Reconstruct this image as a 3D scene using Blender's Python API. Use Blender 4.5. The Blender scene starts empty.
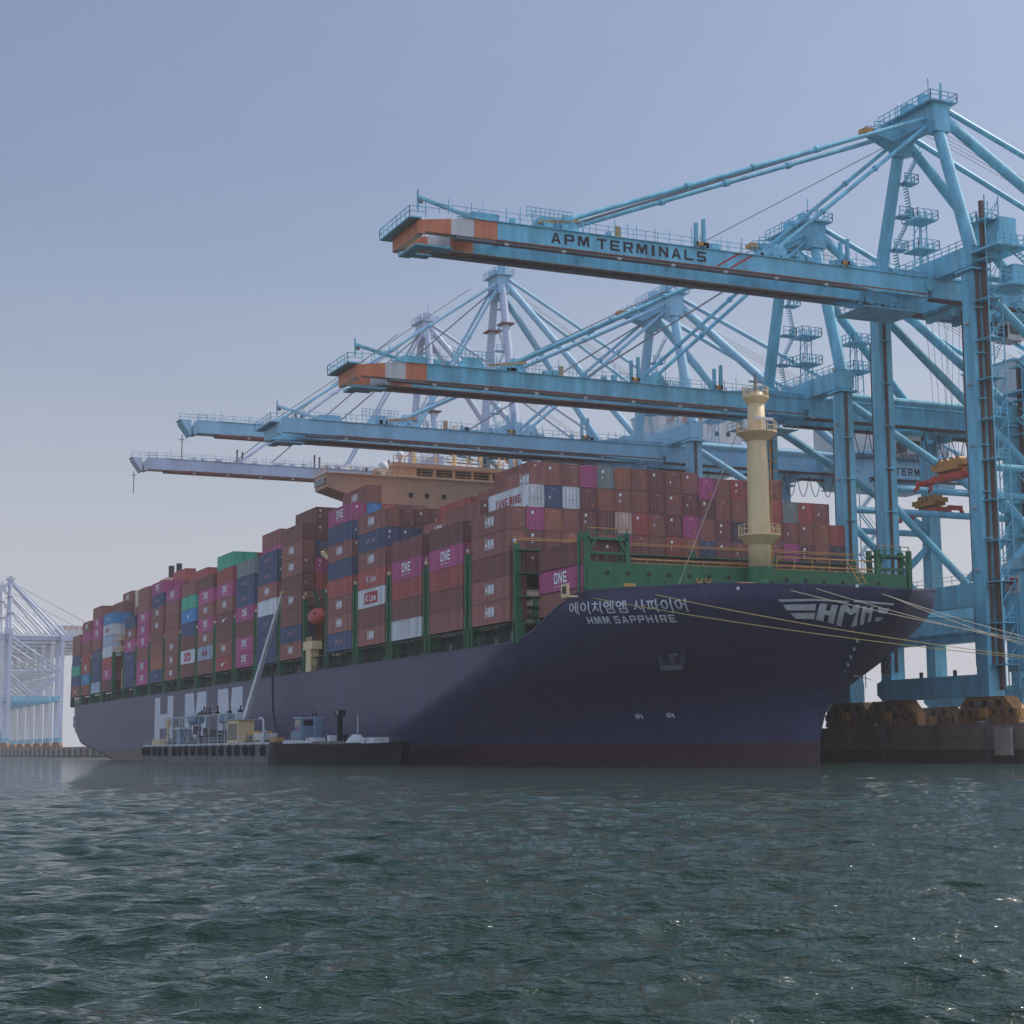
import bpy, bmesh, math, random
import numpy as np
from mathutils import Vector, Matrix
random.seed(7); RNG = np.random.default_rng(5)
SC = bpy.context.scene; COL = SC.collection
R = math.radians

# ------------------------------------------------------------------ camera
CAM = Vector((511.17, -86.34, 1.823))
TH, PI_, RO = 0.42074, 0.138388, -0.0060968
fh = Vector((-math.cos(TH), math.sin(TH), 0)); rt = Vector((math.sin(TH), math.cos(TH), 0))
fw = fh*math.cos(PI_) + Vector((0, 0, math.sin(PI_))); up = -fh*math.sin(PI_) + Vector((0, 0, math.cos(PI_)))
rt2 = rt*math.cos(RO) + up*math.sin(RO); up2 = up*math.cos(RO) - rt*math.sin(RO)
cd = bpy.data.cameras.new('camera'); cam = bpy.data.objects.new('camera', cd); COL.objects.link(cam)
cd.sensor_width = 36; cd.lens = 1712.69*36/1024; cd.clip_start = .5; cd.clip_end = 60000
cam.matrix_world = Matrix(((rt2.x, up2.x, -fw.x, CAM.x), (rt2.y, up2.y, -fw.y, CAM.y), (rt2.z, up2.z, -fw.z, CAM.z), (0, 0, 0, 1)))
SC.camera = cam

# ------------------------------------------------------------------ sky, sun, exposure
SUN_EL, SUN_AZ = R(48), R(2)          # azimuth measured from +Y towards +X
W = bpy.data.worlds.new("World"); SC.world = W; W.use_nodes = True
nt = W.node_tree; bg = nt.nodes['Background']
sky = nt.nodes.new('ShaderNodeTexSky'); sky.sky_type = 'NISHITA'; sky.sun_disc = False
sky.sun_elevation = SUN_EL; sky.sun_rotation = SUN_AZ; sky.air_density = 1.3; sky.dust_density = 4.0; sky.ozone_density = 2.0; sky.altitude = 0
hs = nt.nodes.new('ShaderNodeMix'); hs.data_type = 'RGBA'; hs.blend_type = 'MULTIPLY'; hs.inputs['Factor'].default_value = 1; hs.inputs['B'].default_value = (.99, 1.02, 1.18, 1)
hz_ = nt.nodes.new('ShaderNodeMix'); hz_.data_type = 'RGBA'; hz_.inputs['Factor'].default_value = .35; hz_.inputs['B'].default_value = (2.6, 3.2, 4.2, 1)
nt.links.new(sky.outputs[0], hs.inputs['A']); nt.links.new(hs.outputs['Result'], hz_.inputs['A']); # added boost: sky behind the camera is brightened to lift the shaded faces
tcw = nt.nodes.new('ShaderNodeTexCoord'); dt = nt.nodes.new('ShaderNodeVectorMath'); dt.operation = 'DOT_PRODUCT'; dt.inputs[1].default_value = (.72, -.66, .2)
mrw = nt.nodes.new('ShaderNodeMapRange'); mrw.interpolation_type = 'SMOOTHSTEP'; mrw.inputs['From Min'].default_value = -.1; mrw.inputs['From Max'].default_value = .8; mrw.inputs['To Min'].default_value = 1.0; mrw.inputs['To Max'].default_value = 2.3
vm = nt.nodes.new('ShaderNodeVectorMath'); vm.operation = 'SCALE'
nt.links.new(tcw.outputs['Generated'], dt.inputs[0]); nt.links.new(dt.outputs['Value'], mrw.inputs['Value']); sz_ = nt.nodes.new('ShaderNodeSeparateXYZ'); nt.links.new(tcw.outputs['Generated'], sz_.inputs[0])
mh = nt.nodes.new('ShaderNodeMapRange'); mh.interpolation_type = 'SMOOTHSTEP'; mh.inputs['From Min'].default_value = -.05; mh.inputs['From Max'].default_value = .34; mh.inputs['To Min'].default_value = .85; mh.inputs['To Max'].default_value = 0.
nt.links.new(sz_.outputs[2], mh.inputs['Value']); hx_ = nt.nodes.new('ShaderNodeMix'); hx_.data_type = 'RGBA'; hx_.inputs['B'].default_value = (6.2, 6.35, 6.95, 1)
nt.links.new(mh.outputs[0], hx_.inputs['Factor']); nt.links.new(hz_.outputs['Result'], hx_.inputs['A']); nw = nt.nodes.new('ShaderNodeTexNoise'); nw.inputs['Scale'].default_value = 3.0; nw.inputs['Detail'].default_value = 5; nw.inputs['Distortion'].default_value = .6
mpw = nt.nodes.new('ShaderNodeMapping'); mpw.inputs['Scale'].default_value = (1, 1, 5); nt.links.new(tcw.outputs['Generated'], mpw.inputs[0]); nt.links.new(mpw.outputs[0], nw.inputs['Vector'])
mn = nt.nodes.new('ShaderNodeMapRange'); mn.inputs['To Min'].default_value = .97; mn.inputs['To Max'].default_value = 1.10; nt.links.new(nw.outputs['Fac'], mn.inputs['Value'])
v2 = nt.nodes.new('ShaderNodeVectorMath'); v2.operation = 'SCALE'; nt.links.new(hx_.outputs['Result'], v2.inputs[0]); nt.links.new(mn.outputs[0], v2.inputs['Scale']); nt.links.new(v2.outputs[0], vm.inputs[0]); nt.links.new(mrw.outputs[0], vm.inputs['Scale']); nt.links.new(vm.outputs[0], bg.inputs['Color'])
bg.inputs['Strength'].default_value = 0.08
sd = bpy.data.lights.new('sun', 'SUN'); sun = bpy.data.objects.new('sun', sd); COL.objects.link(sun)
sd.energy = 2.5; sd.angle = R(.5); sd.color = (1, .93, .84)
sdir = Vector((math.sin(SUN_AZ)*math.cos(SUN_EL), math.cos(SUN_AZ)*math.cos(SUN_EL), math.sin(SUN_EL)))
sun.rotation_euler = (-sdir).to_track_quat('-Z', 'Y').to_euler(); sun.location = (300, 200, 300)
vs = SC.view_settings; vs.view_transform = 'Standard'; vs.look = 'None'; vs.exposure = 0.38; vs.gamma = 1
HAZE_DENSITY = 0.0002

# ------------------------------------------------------------------ materials
MATS = {}
def mat(name, c, rough=.6, metal=0., var=.12, dirt=.25, scale=.6, streak=True, spec=.35):
    if name in MATS: return MATS[name]
    m = bpy.data.materials.new(name); m.use_nodes = True; t = m.node_tree; b = t.nodes['Principled BSDF']
    b.inputs['Roughness'].default_value = rough; b.inputs['Metallic'].default_value = metal
    b.inputs['Specular IOR Level'].default_value = spec
    tc = t.nodes.new('ShaderNodeTexCoord'); mp = t.nodes.new('ShaderNodeMapping')
    mp.inputs['Scale'].default_value = (scale*2, scale*2, scale*(.35 if streak else 2))
    nz = t.nodes.new('ShaderNodeTexNoise'); nz.inputs['Scale'].default_value = 1.0; nz.inputs['Detail'].default_value = 6; nz.inputs['Roughness'].default_value = .65
    t.links.new(tc.outputs['Object'], mp.inputs[0]); t.links.new(mp.outputs[0], nz.inputs['Vector'])
    rmp = t.nodes.new('ShaderNodeValToRGB'); e = rmp.color_ramp.elements
    e[0].position = .3; e[1].position = .7
    e[0].color = (*[max(0, x*(1-dirt)) for x in c], 1); e[1].color = (*[min(1, x*(1+dirt*.5)) for x in c], 1)
    t.links.new(nz.outputs['Fac'], rmp.inputs[0])
    oi = t.nodes.new('ShaderNodeObjectInfo'); h = t.nodes.new('ShaderNodeHueSaturation')
    mr = t.nodes.new('ShaderNodeMapRange'); mr.inputs['To Min'].default_value = 1-var; mr.inputs['To Max'].default_value = 1+var
    t.links.new(oi.outputs['Random'], mr.inputs['Value']); t.links.new(mr.outputs[0], h.inputs['Value']); t.links.new(rmp.outputs[0], h.inputs['Color'])
    t.links.new(h.outputs[0], b.inputs['Base Color'])
    MATS[name] = m; return m
BLUE = mat('crane blue paint', (.17, .50, .64), .45, var=.03, dirt=.38, scale=.3)
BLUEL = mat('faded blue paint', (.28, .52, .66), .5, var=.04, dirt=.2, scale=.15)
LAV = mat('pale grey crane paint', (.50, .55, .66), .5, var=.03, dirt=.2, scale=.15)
WHITEP = mat('white crane paint', (.66, .68, .70), .5, var=.03, dirt=.15, scale=.15)
ORG = mat('orange band paint', (.62, .20, .09), .5, var=.03)
GRYB = mat('light grey band paint', (.60, .58, .56), .5, var=.03)
RAILB = mat('brown rail and cable chain', (.12, .07, .055), .7)
RUSTL = mat('rusty rail edge', (.28, .11, .07), .7)
ALU = mat('pale galvanised walkway', (.42, .46, .46), .45, spec=.5)
BLACK = mat('black paint', (.018, .018, .02), .5)
BOGIE = mat('ochre bogie paint', (.34, .17, .06), .6, dirt=.5)
SPRR = mat('red spreader paint', (.60, .09, .05), .5)
SPRY = mat('yellow headblock paint', (.50, .24, .06), .5)
GREEN = mat('ship deck green', (.028, .155, .066), .55, var=.02, dirt=.3)
GREEND = mat('dark deck green', (.02, .06, .04), .6, var=.02, dirt=.4)
CREAM = mat('cream mast paint', (.74, .55, .30), .5, var=.02, dirt=.12)
TAN = mat('tan deckhouse paint', (.58, .35, .23), .5, var=.02, dirt=.1)
TANL = mat('light tan deckhouse paint', (.70, .54, .38), .5, var=.02, dirt=.1)
YEL = mat('yellow rail paint', (.60, .30, .08), .5)
WHT = mat('white paint', (.62, .63, .64), .5)
HULLW = mat('white hull lettering', (.60, .62, .66), .55, var=0, dirt=.18)
STEEL = mat('bare grey steel', (.16, .17, .18), .5)
BARGE = mat('grey barge steel', (.13, .125, .125), .6, dirt=.35)
DARK = mat('black hull paint', (.012, .012, .013), .6, dirt=.4, spec=.12)
RUBBER = mat('black rubber', (.012, .012, .012), .8)
GLASS = mat('dark window glass', (.02, .025, .03), .08, var=0, dirt=0, spec=.6)
ROPE = mat('pale mooring rope', (.75, .62, .42), .8, var=.1)
CONC = mat('stained quay concrete', (.22, .165, .135), .85, var=0, dirt=.5, scale=.25)
CONCL = mat('pale fender panel', (.36, .33, .27), .8, dirt=.3)
ASPH = mat('quay paving', (.16, .155, .15), .9, var=0, dirt=.2, scale=.05, streak=False)
LIFEB = mat('orange red lifeboat', (.50, .07, .05), .4)
SIGNR = mat('red sign lettering', (.45, .03, .05), .5, var=0)
LBLUE = mat('light blue tank paint', (.16, .26, .36), .5)

# ------------------------------------------------------------------ mesh helpers
class MB:
    def __init__(s): s.v = []; s.f = []; s.m = []; s.mats = []; s.cur = 0
    def use(s, m):
        if m not in s.mats: s.mats.append(m)
        s.cur = s.mats.index(m); return s
    def face(s, idx): s.f.append(tuple(idx)); s.m.append(s.cur)
    def hexa(s, P):
        n = len(s.v); s.v += [tuple(p) for p in P]
        for q in ((0, 3, 2, 1), (4, 5, 6, 7), (0, 1, 5, 4), (1, 2, 6, 5), (2, 3, 7, 6), (3, 0, 4, 7)): s.face([n+i for i in q])
        return s
    def box(s, x0, x1, y0, y1, z0, z1):
        return s.hexa([(x0, y0, z0), (x1, y0, z0), (x1, y1, z0), (x0, y1, z0), (x0, y0, z1), (x1, y0, z1), (x1, y1, z1), (x0, y1, z1)])
    def frame(s, a, b):
        a = Vector(a); b = Vector(b); d = (b-a).normalized()
        u = Vector((0, 0, 1)) if abs(d.z) < .95 else Vector((1, 0, 0))
        x = d.cross(u).normalized(); y = x.cross(d).normalized(); return a, b, x, y
    def beam(s, a, b, w, h, w2=None, h2=None):
        a, b, x, y = s.frame(a, b); w2 = w if w2 is None else w2; h2 = h if h2 is None else h2
        P = [a-x*w/2-y*h/2, a+x*w/2-y*h/2, a+x*w/2+y*h/2, a-x*w/2+y*h/2, b-x*w2/2-y*h2/2, b+x*w2/2-y*h2/2, b+x*w2/2+y*h2/2, b-x*w2/2+y*h2/2]
        n = len(s.v); s.v += [tuple(p) for p in P]
        for q in ((0, 1, 2, 3), (4, 7, 6, 5), (0, 4, 5, 1), (1, 5, 6, 2), (2, 6, 7, 3), (3, 7, 4, 0)): s.face([n+i for i in q])
        return s
    def tube(s, a, b, r, r2=None, k=10, caps=True):
        a, b, x, y = s.frame(a, b); r2 = r if r2 is None else r2; n = len(s.v)
        for c, rr in ((a, r), (b, r2)):
            for i in range(k):
                t = 2*math.pi*i/k; s.v.append(tuple(c+x*rr*math.cos(t)+y*rr*math.sin(t)))
        for i in range(k): j = (i+1) % k; s.face((n+i, n+k+i, n+k+j, n+j))
        if caps: s.face([n+i for i in range(k)]); s.face([n+k+i for i in reversed(range(k))])
        return s
    def path(s, P, r, k=6):
        for a, b in zip(P[:-1], P[1:]): s.tube(a, b, r, k=k, caps=False)
        return s
    def lathe(s, c, prof, k=16):
        n = len(s.v)
        for (r, z) in prof:
            for i in range(k):
                t = 2*math.pi*i/k; s.v.append((c[0]+r*math.cos(t), c[1]+r*math.sin(t), c[2]+z))
        for j in range(len(prof)-1):
            for i in range(k):
                q = (i+1) % k; s.face((n+j*k+i, n+j*k+q, n+(j+1)*k+q, n+(j+1)*k+i))
        s.face([n+i for i in reversed(range(k))]); s.face([n+(len(prof)-1)*k+i for i in range(k)]); return s
    def rail(s, P, h=1.1, step=1.6, r=.04, bars=2):
        for a, b in zip(P[:-1], P[1:]):
            a = Vector(a); b = Vector(b); L = (b-a).length; n = max(1, int(L/step))
            for i in range(n+1):
                p = a.lerp(b, i/n); s.beam(p, p+Vector((0, 0, h)), r*2, r*2)
            for q in range(bars):
                z = Vector((0, 0, h*(q+1)/bars)); s.beam(a+z, b+z, r*1.8, r*1.8)
        return s
    def text(s, T, place):
        n = len(s.v); s.v += [tuple(place(x, y)) for x, y in T[0]]
        for f in T[1]: s.face([n+i for i in f])
        return s
    def build(s, name, parent=None, origin=(0, 0, 0), smooth=False):
        me = bpy.data.meshes.new(name); o = Vector(origin)
        me.from_pydata([(v[0]-o.x, v[1]-o.y, v[2]-o.z) for v in s.v], [], s.f)
        for m in s.mats: me.materials.append(m)
        me.polygons.foreach_set('material_index', s.m)
        if smooth: me.shade_smooth()
        me.update(); ob = bpy.data.objects.new(name, me); COL.objects.link(ob)
        if parent is not None: ob.parent = parent
        else: ob.location = o
        return ob
def mb(m): return MB().use(m)
def tag(o, label=None, cat=None, group=None, kind=None):
    if label: o['label'] = label
    if cat: o['category'] = cat
    if group: o['group'] = group
    if kind: o['kind'] = kind
    return o
def thing(name, loc, label, cat, group=None):
    o = bpy.data.objects.new(name, None); o.empty_display_size = 1; COL.objects.link(o); o.location = loc
    return tag(o, label, cat, group)
_T = {}
def glyphs(txt, size=1., bold=.0, spacing=1., grid=None, hx=1.):
    key = (txt, size, bold, spacing, grid, hx)
    if key in _T: return _T[key]
    cu = bpy.data.curves.new('t', 'FONT'); cu.body = txt; cu.size = size; cu.offset = bold*size; cu.space_character = spacing; cu.resolution_u = 3
    ob = bpy.data.objects.new('t', cu); COL.objects.link(ob)
    dg = bpy.context.evaluated_depsgraph_get(); dg.update()
    me = bpy.data.meshes.new_from_object(ob.evaluated_get(dg)); bm = bmesh.new(); bm.from_mesh(me)
    if grid:
        xs = [v.co.x for v in bm.verts]; ys = [v.co.y for v in bm.verts]
        for ax, lo, hi in ((0, min(xs), max(xs)), (1, min(ys), max(ys))):
            c = lo+grid
            while c < hi:
                no = Vector((1, 0, 0)) if ax == 0 else Vector((0, 1, 0))
                bmesh.ops.bisect_plane(bm, geom=bm.verts[:]+bm.edges[:]+bm.faces[:], plane_co=no*c, plane_no=no); c += grid
    bm.verts.index_update(); V = [(v.co.x*hx, v.co.y) for v in bm.verts]; F = [tuple(v.index for v in f.verts) for f in bm.faces]
    bm.free(); COL.objects.unlink(ob); bpy.data.objects.remove(ob); bpy.data.meshes.remove(me)
    x0 = min(v[0] for v in V); x1 = max(v[0] for v in V); y0 = min(v[1] for v in V); y1 = max(v[1] for v in V)
    _T[key] = (V, F, x0, x1, y0, y1); return _T[key]
def fit_text(txt, w, h, bold=.02, grid=None):
    """glyphs scaled to exactly w x h with lower left corner at 0,0"""
    V, F, x0, x1, y0, y1 = glyphs(txt, 1., bold, 1.05, None if grid is None else grid)
    return [((x-x0)/(x1-x0)*w, (y-y0)/(y1-y0)*h) for x, y in V], F

def block_text(txt, w, h, ratio=.78, gap=.20):
    """plain block capitals built from butted polygons, scaled to w x h"""
    a, c = .24, .20                                               # stem and bar thickness in a unit letter box
    G = {'H': [[(0, 0), (a, 0), (a, 1), (0, 1)], [(1-a, 0), (1, 0), (1, 1), (1-a, 1)], [(a, .4), (1-a, .4), (1-a, .6), (a, .6)]],
         'M': [[(0, 0), (.2, 0), (.2, .62), (.33, 1), (0, 1)], [(.8, 0), (1, 0), (1, 1), (.67, 1), (.8, .62)], [(.2, .62), (.42, .05), (.5, .05), (.5, .5), (.33, 1)], [(.5, .05), (.58, .05), (.8, .62), (.67, 1), (.5, .5)]],
         'A': [[(0, 0), (a, 0), (.31, .2), (.375, .4), (.5, .78), (.5, 1), (.37, 1)], [(1, 0), (.63, 1), (.5, 1), (.5, .78), (.625, .4), (.69, .2), (1-a, 0)], [(.31, .2), (.69, .2), (.625, .4), (.375, .4)]],
         'P': [[(0, 0), (a, 0), (a, 1), (0, 1)], [(a, 1-c), (.9, 1-c), (.9, 1), (a, 1)], [(a, .36), (.9, .36), (.9, .54), (a, .54)], [(.74, .54), (1, .54), (1, 1-c), (.74, 1-c)], [(.9, .36), (1, .45), (1, .54), (.9, .54)], [(.9, 1-c), (1, 1-c), (1, .91), (.9, 1)]],
         'T': [[(0, 1-c), (1, 1-c), (1, 1), (0, 1)], [(.38, 0), (.62, 0), (.62, 1-c), (.38, 1-c)]],
         'E': [[(0, 0), (a, 0), (a, 1), (0, 1)], [(a, 1-c), (1, 1-c), (1, 1), (a, 1)], [(a, .4), (.9, .4), (.9, .59), (a, .59)], [(a, 0), (1, 0), (1, c), (a, c)]],
         'I': [[(.34, 0), (.66, 0), (.66, 1), (.34, 1)]],
         'N': [[(0, 0), (a, 0), (a, .62), (a, 1), (0, 1)], [(1-a, 0), (1, 0), (1, 1), (1-a, 1), (1-a, .38)], [(a, .62), (1-a, 0), (1-a, .38), (a, 1)]],
         'L': [[(0, 0), (a, 0), (a, 1), (0, 1)], [(a, 0), (1, 0), (1, c), (a, c)]],
         'S': [[(0, 0), (.9, 0), (1, .1), (1, c), (0, c)], [(1-a, c), (1, c), (1, .42), (1-a, .42)], [(0, .42), (1, .42), (.92, .6), (.08, .6), (0, .55)], [(0, .6), (a, .6), (a, 1-c), (0, 1-c)], [(0, 1-c), (1, 1-c), (1, 1), (.1, 1), (0, .9)]],
         'Y': [[(.38, 0), (.62, 0), (.62, .42), (.38, .42)], [(.38, .42), (.5, .42), (.5, .62), (.25, 1), (0, 1)], [(.5, .42), (.62, .42), (1, 1), (.75, 1), (.5, .62)]],
         'G': [[(0, 0), (1, 0), (1, c), (0, c)], [(0, c), (a, c), (a, 1-c), (0, 1-c)], [(0, 1-c), (1, 1-c), (1, 1), (0, 1)], [(1-a, c), (1, c), (1, .55), (1-a, .55)], [(.5, .38), (1-a, .38), (1-a, .55), (.5, .55)]],
         'O': [[(0, .1), (.1, 0), (.9, 0), (1, .1), (1, c), (0, c)], [(0, c), (a, c), (a, 1-c), (0, 1-c)], [(1-a, c), (1, c), (1, 1-c), (1-a, 1-c)], [(0, 1-c), (1, 1-c), (1, .9), (.9, 1), (.1, 1), (0, .9)]]}
    G['R'] = G['P'][:]+[[(.5, .36), (.74, 0), (1, 0), (.78, .36)]]
    V, F, x = [], [], 0.
    for ch in txt:
        if ch == ' ': x += .45; continue
        wd = {'I': .5, 'M': 1.15}.get(ch, 1.); off = .34-.09 if ch == 'I' else 0
        for P in G[ch]:
            F.append(tuple(range(len(V), len(V)+len(P)))); V += [(x+(px-off)*(wd if ch != 'I' else 1), py) for px, py in P]
        x += wd+gap
    X = max(v[0] for v in V); x0 = min(v[0] for v in V)
    return [((a_-x0)/(X-x0)*w, b_*h) for a_, b_ in V], F

# ------------------------------------------------------------------ water
def build_water():
    rr = [3.0]
    while rr[-1] < 420: rr.append(rr[-1]*1.0055)
    while rr[-1] < 30000: rr.append(rr[-1]*1.09)
    rr = np.array(rr)
    a0 = math.atan2(fh.y, fh.x)
    ang = np.concatenate([np.linspace(-R(22), R(22), 760), np.linspace(R(22), R(338), 160)[1:-1]]) + a0
    nr, na = len(rr), len(ang)
    Rr, A = np.meshgrid(rr, ang, indexing='ij')
    X = CAM.x + Rr*np.cos(A); Y = CAM.y + Rr*np.sin(A); Z = np.zeros_like(X)
    dr = Rr*.0055*1.1
    dX = np.zeros_like(X); dY = np.zeros_like(X)
    for i in range(110):
        lam = .2*(1.9/.2)**(RNG.random()**1.1); th = R(158)+RNG.normal(0, .5); k = 2*math.pi/lam
        amp = .0090*lam*RNG.uniform(.5, 1.3)
        w = np.clip((lam/(dr*2.0)-1), 0, 1)*np.exp(-Rr/900)
        ph = k*(X*math.cos(th)+Y*math.sin(th))+RNG.random()*6.28
        Z += amp*w*np.sin(ph)
        dX += -amp*w*math.cos(th)*np.cos(ph)*-.8; dY += -amp*w*math.sin(th)*np.cos(ph)*-.8
    g = .75+.5*np.sin(X*.021+1.3*np.sin(Y*.013))*np.sin(Y*.027+X*.006)
    Z *= g; X = X+dX*g; Y = Y+dY*g
    co = np.stack([X, Y, Z], -1).reshape(-1, 3)
    i, j = np.meshgrid(np.arange(nr-1), np.arange(na), indexing='ij'); j2 = (j+1) % na
    F = np.stack([i*na+j, (i+1)*na+j, (i+1)*na+j2, i*na+j2], -1).reshape(-1, 4)
    me = bpy.data.meshes.new('water'); me.vertices.add(len(co)+1); co = np.vstack([co, [CAM.x, CAM.y, -.02]])
    me.vertices.foreach_set('co', co.ravel().astype(np.float32))
    tri = np.stack([np.full(na, len(co)-1), np.arange(na), (np.arange(na)+1) % na], -1)
    nq = len(F); me.loops.add(nq*4+na*3); me.polygons.add(nq+na)
    me.loops.foreach_set('vertex_index', np.concatenate([F.ravel(), tri.ravel()]).astype(np.int32))
    me.polygons.foreach_set('loop_start', np.concatenate([np.arange(nq)*4, nq*4+np.arange(na)*3]).astype(np.int32))
    me.update(calc_edges=True); me.shade_smooth()
    m = bpy.data.materials.new('harbour water'); m.use_nodes = True; t = m.node_tree; b = t.nodes['Principled BSDF']
    b.inputs['Base Color'].default_value = (.014, .032, .019, 1); b.inputs['Roughness'].default_value = .055; b.inputs['IOR'].default_value = 1.33
    tc = t.nodes.new('ShaderNodeNewGeometry'); n1 = t.nodes.new('ShaderNodeTexNoise'); n1.inputs['Scale'].default_value = 2.2; n1.inputs['Detail'].default_value = 5; n1.inputs['Roughness'].default_value = .6
    mp = t.nodes.new('ShaderNodeMapping'); mp.vector_type = 'TEXTURE'; mp.inputs['Rotation'].default_value = (0, 0, R(156)); mp.inputs['Scale'].default_value = (.8, 2.0, 1)
    bp = t.nodes.new('ShaderNodeBump'); bp.inputs['Strength'].default_value = 1.0; bp.inputs['Distance'].default_value = .24
    t.links.new(tc.outputs['Position'], mp.inputs[0]); t.links.new(mp.outputs[0], n1.inputs['Vector'])
    n2 = t.nodes.new('ShaderNodeTexNoise'); n2.inputs['Scale'].default_value = .35; n2.inputs['Detail'].default_value = 3
    t.links.new(mp.outputs[0], n2.inputs['Vector']); mx = t.nodes.new('ShaderNodeMath'); mx.operation = 'MULTIPLY_ADD'; mx.inputs[1].default_value = 1.8
    t.links.new(n2.outputs['Fac'], mx.inputs[0]); t.links.new(n1.outputs['Fac'], mx.inputs[2])
    t.links.new(mx.outputs[0], bp.inputs['Height']); t.links.new(bp.outputs[0], b.inputs['Normal'])
    me.materials.append(m); o = bpy.data.objects.new('water', me); COL.objects.link(o); tag(o, kind='structure')
build_water()

# ------------------------------------------------------------------ quay
QZ = 4.4; QY = 53.0
q = mb(ASPH); q.box(-1500, 700, QY, 1200, -4, QZ)
tag(q.build('quay_ground'), kind='structure')
q = mb(CONC); q.box(-1500, 700, QY-.5, QY-.004, -4, QZ+.25)
q.box(-1500, 700, QY-1.1, QY-.5, QZ-1.2, QZ+.2)
q.box(-150, 700, QY-.9, QY-.5, 1.6, QZ-1.2)
q.use(mat('dark weedy tide band', (.05, .05, .038), .7, dirt=.5)); q.box(-150, 700, QY-.95, QY-.5, -4, 1.597)
q.use(STEEL)
for x in np.arange(322, 470, 21.0):
    for dx in (0, .5): q.box(x+dx, x+dx+.06, QY-1.25, QY-1.16, .4, QZ+.9)
    for z in np.arange(.6, QZ+.6, .32): q.box(x+.06, x+.5, QY-1.23, QY-1.18, z, z+.05)
q.use(CONC)
for x in np.arange(-1500, -150, 3.0): q.box(x, x+1.1, QY-.95, QY-.5, -4, QZ-1.2)
for x in np.arange(-140, 700, 12.0): q.box(x, x+.12, QY-1.13, QY-1.1, QZ-1.1, QZ+.1)
tag(q.build('quay_wall'), 'dark stained concrete quay wall with piles along the water', 'quay wall')
x = -860; n = 0
while x < 420:
    if x < -200 or x > 345 or 318 < x < 330:
        f = mb(CONCL); f.box(x, x+2.8, QY-1.9, QY-1.45, .9, QZ-.2); f.use(RUBBER); f.tube((x+1.4, QY-1.45, 2.4), (x+1.4, QY-1.1, 2.4), .6)
        o = f.build('quay_fender', origin=(x+1.4, QY-1.5, 0))
        tag(o, 'pale fender panel on the dark quay wall', 'fender', 'fenders along the quay wall')
    x += 14.7
for k, x in enumerate((318., 340., 364., 392., 428., 437.)):
    b_ = mb(STEEL); b_.lathe((x, QY+.7, QZ), [(.35, 0), (.3, .35), (.5, .5), (.45, .7)], 10)
    tag(b_.build('bollard', origin=(x, QY+.7, QZ)), 'squat steel bollard on the quay edge', 'bollard', 'bollards on the quay edge')

# ------------------------------------------------------------------ container ship
HZ = [-3, 0, 3, 6, 8, 10, 12, 14, 16, 18, 20.5]
HXE = [346, 346.2, 346.4, 347.2, 348.8, 351.5, 355, 358.6, 362, 364, 364.6]
HX0 = [250, 255, 266, 280, 288, 297, 305, 311, 316, 320, 320]
HN = [1.7, 1.7, 1.7, 1.7, 1.75, 1.8, 1.8, 1.8, 1.8, 1.8, 1.8]
HM = [1.1]*5+[1.12, 1.15, 1.15, 1.15, 1.15, 1.15]
I = lambda z, a: float(np.interp(z, HZ, a))
def hb(X, z):
    Xe = I(z, HXE); X0 = I(z, HX0); t = min(max((X-X0)/(Xe-X0), 0), 1)
    b = 25.5*max(0, 1-t**I(z, HN))**(1/I(z, HM))
    s0 = xs_stern(z); ramp = 26-14*min(1, max(0, (z-1)/8)); k = min(1, max(0, (X-s0)/ramp)); w0 = .35+.57*min(1, max(0, z/8))
    return b*(w0+(1-w0)*math.sin(k*math.pi/2))
def xs_stern(z): return float(np.interp(z, [-3, 0, 4.3, 5, 8, 15], [60, 46, 7, 5, 4, 3]))
def sheer(X): return float(np.interp(X, [0, 314, 318, 322, 325, 328.5, 331.5, 334, 349, 358, 364.6], [15, 15, 15.15, 15.9, 17.0, 18.5, 19.9, 20.15, 19.85, 19.2, 18.3]))
us = np.concatenate([np.linspace(0, .12, 14), np.linspace(.12, .66, 30)[1:], 1-(1-np.linspace(0, 1, 90)[1:])**1.6*.34])
vsn = np.linspace(0, 1, 34)
def hullgrid(side):
    G = []
    for u in us:
        row = []
        for v in vsn:
            z = -3+v*18
            for _ in range(6):
                X = xs_stern(z)+(I(z, HXE)-xs_stern(z))*u; z = -3+v*(sheer(X)+3)
            row.append((X, 25.5-side*hb(X, z), z))
        G.append(row)
    return G
SHIP = thing('container_ship', (180, 25.5, 0), 'huge dark blue container ship moored at the quay, stacked high, green bow deck', 'container ship')
SO = Vector((180, 25.5, 0))
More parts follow.
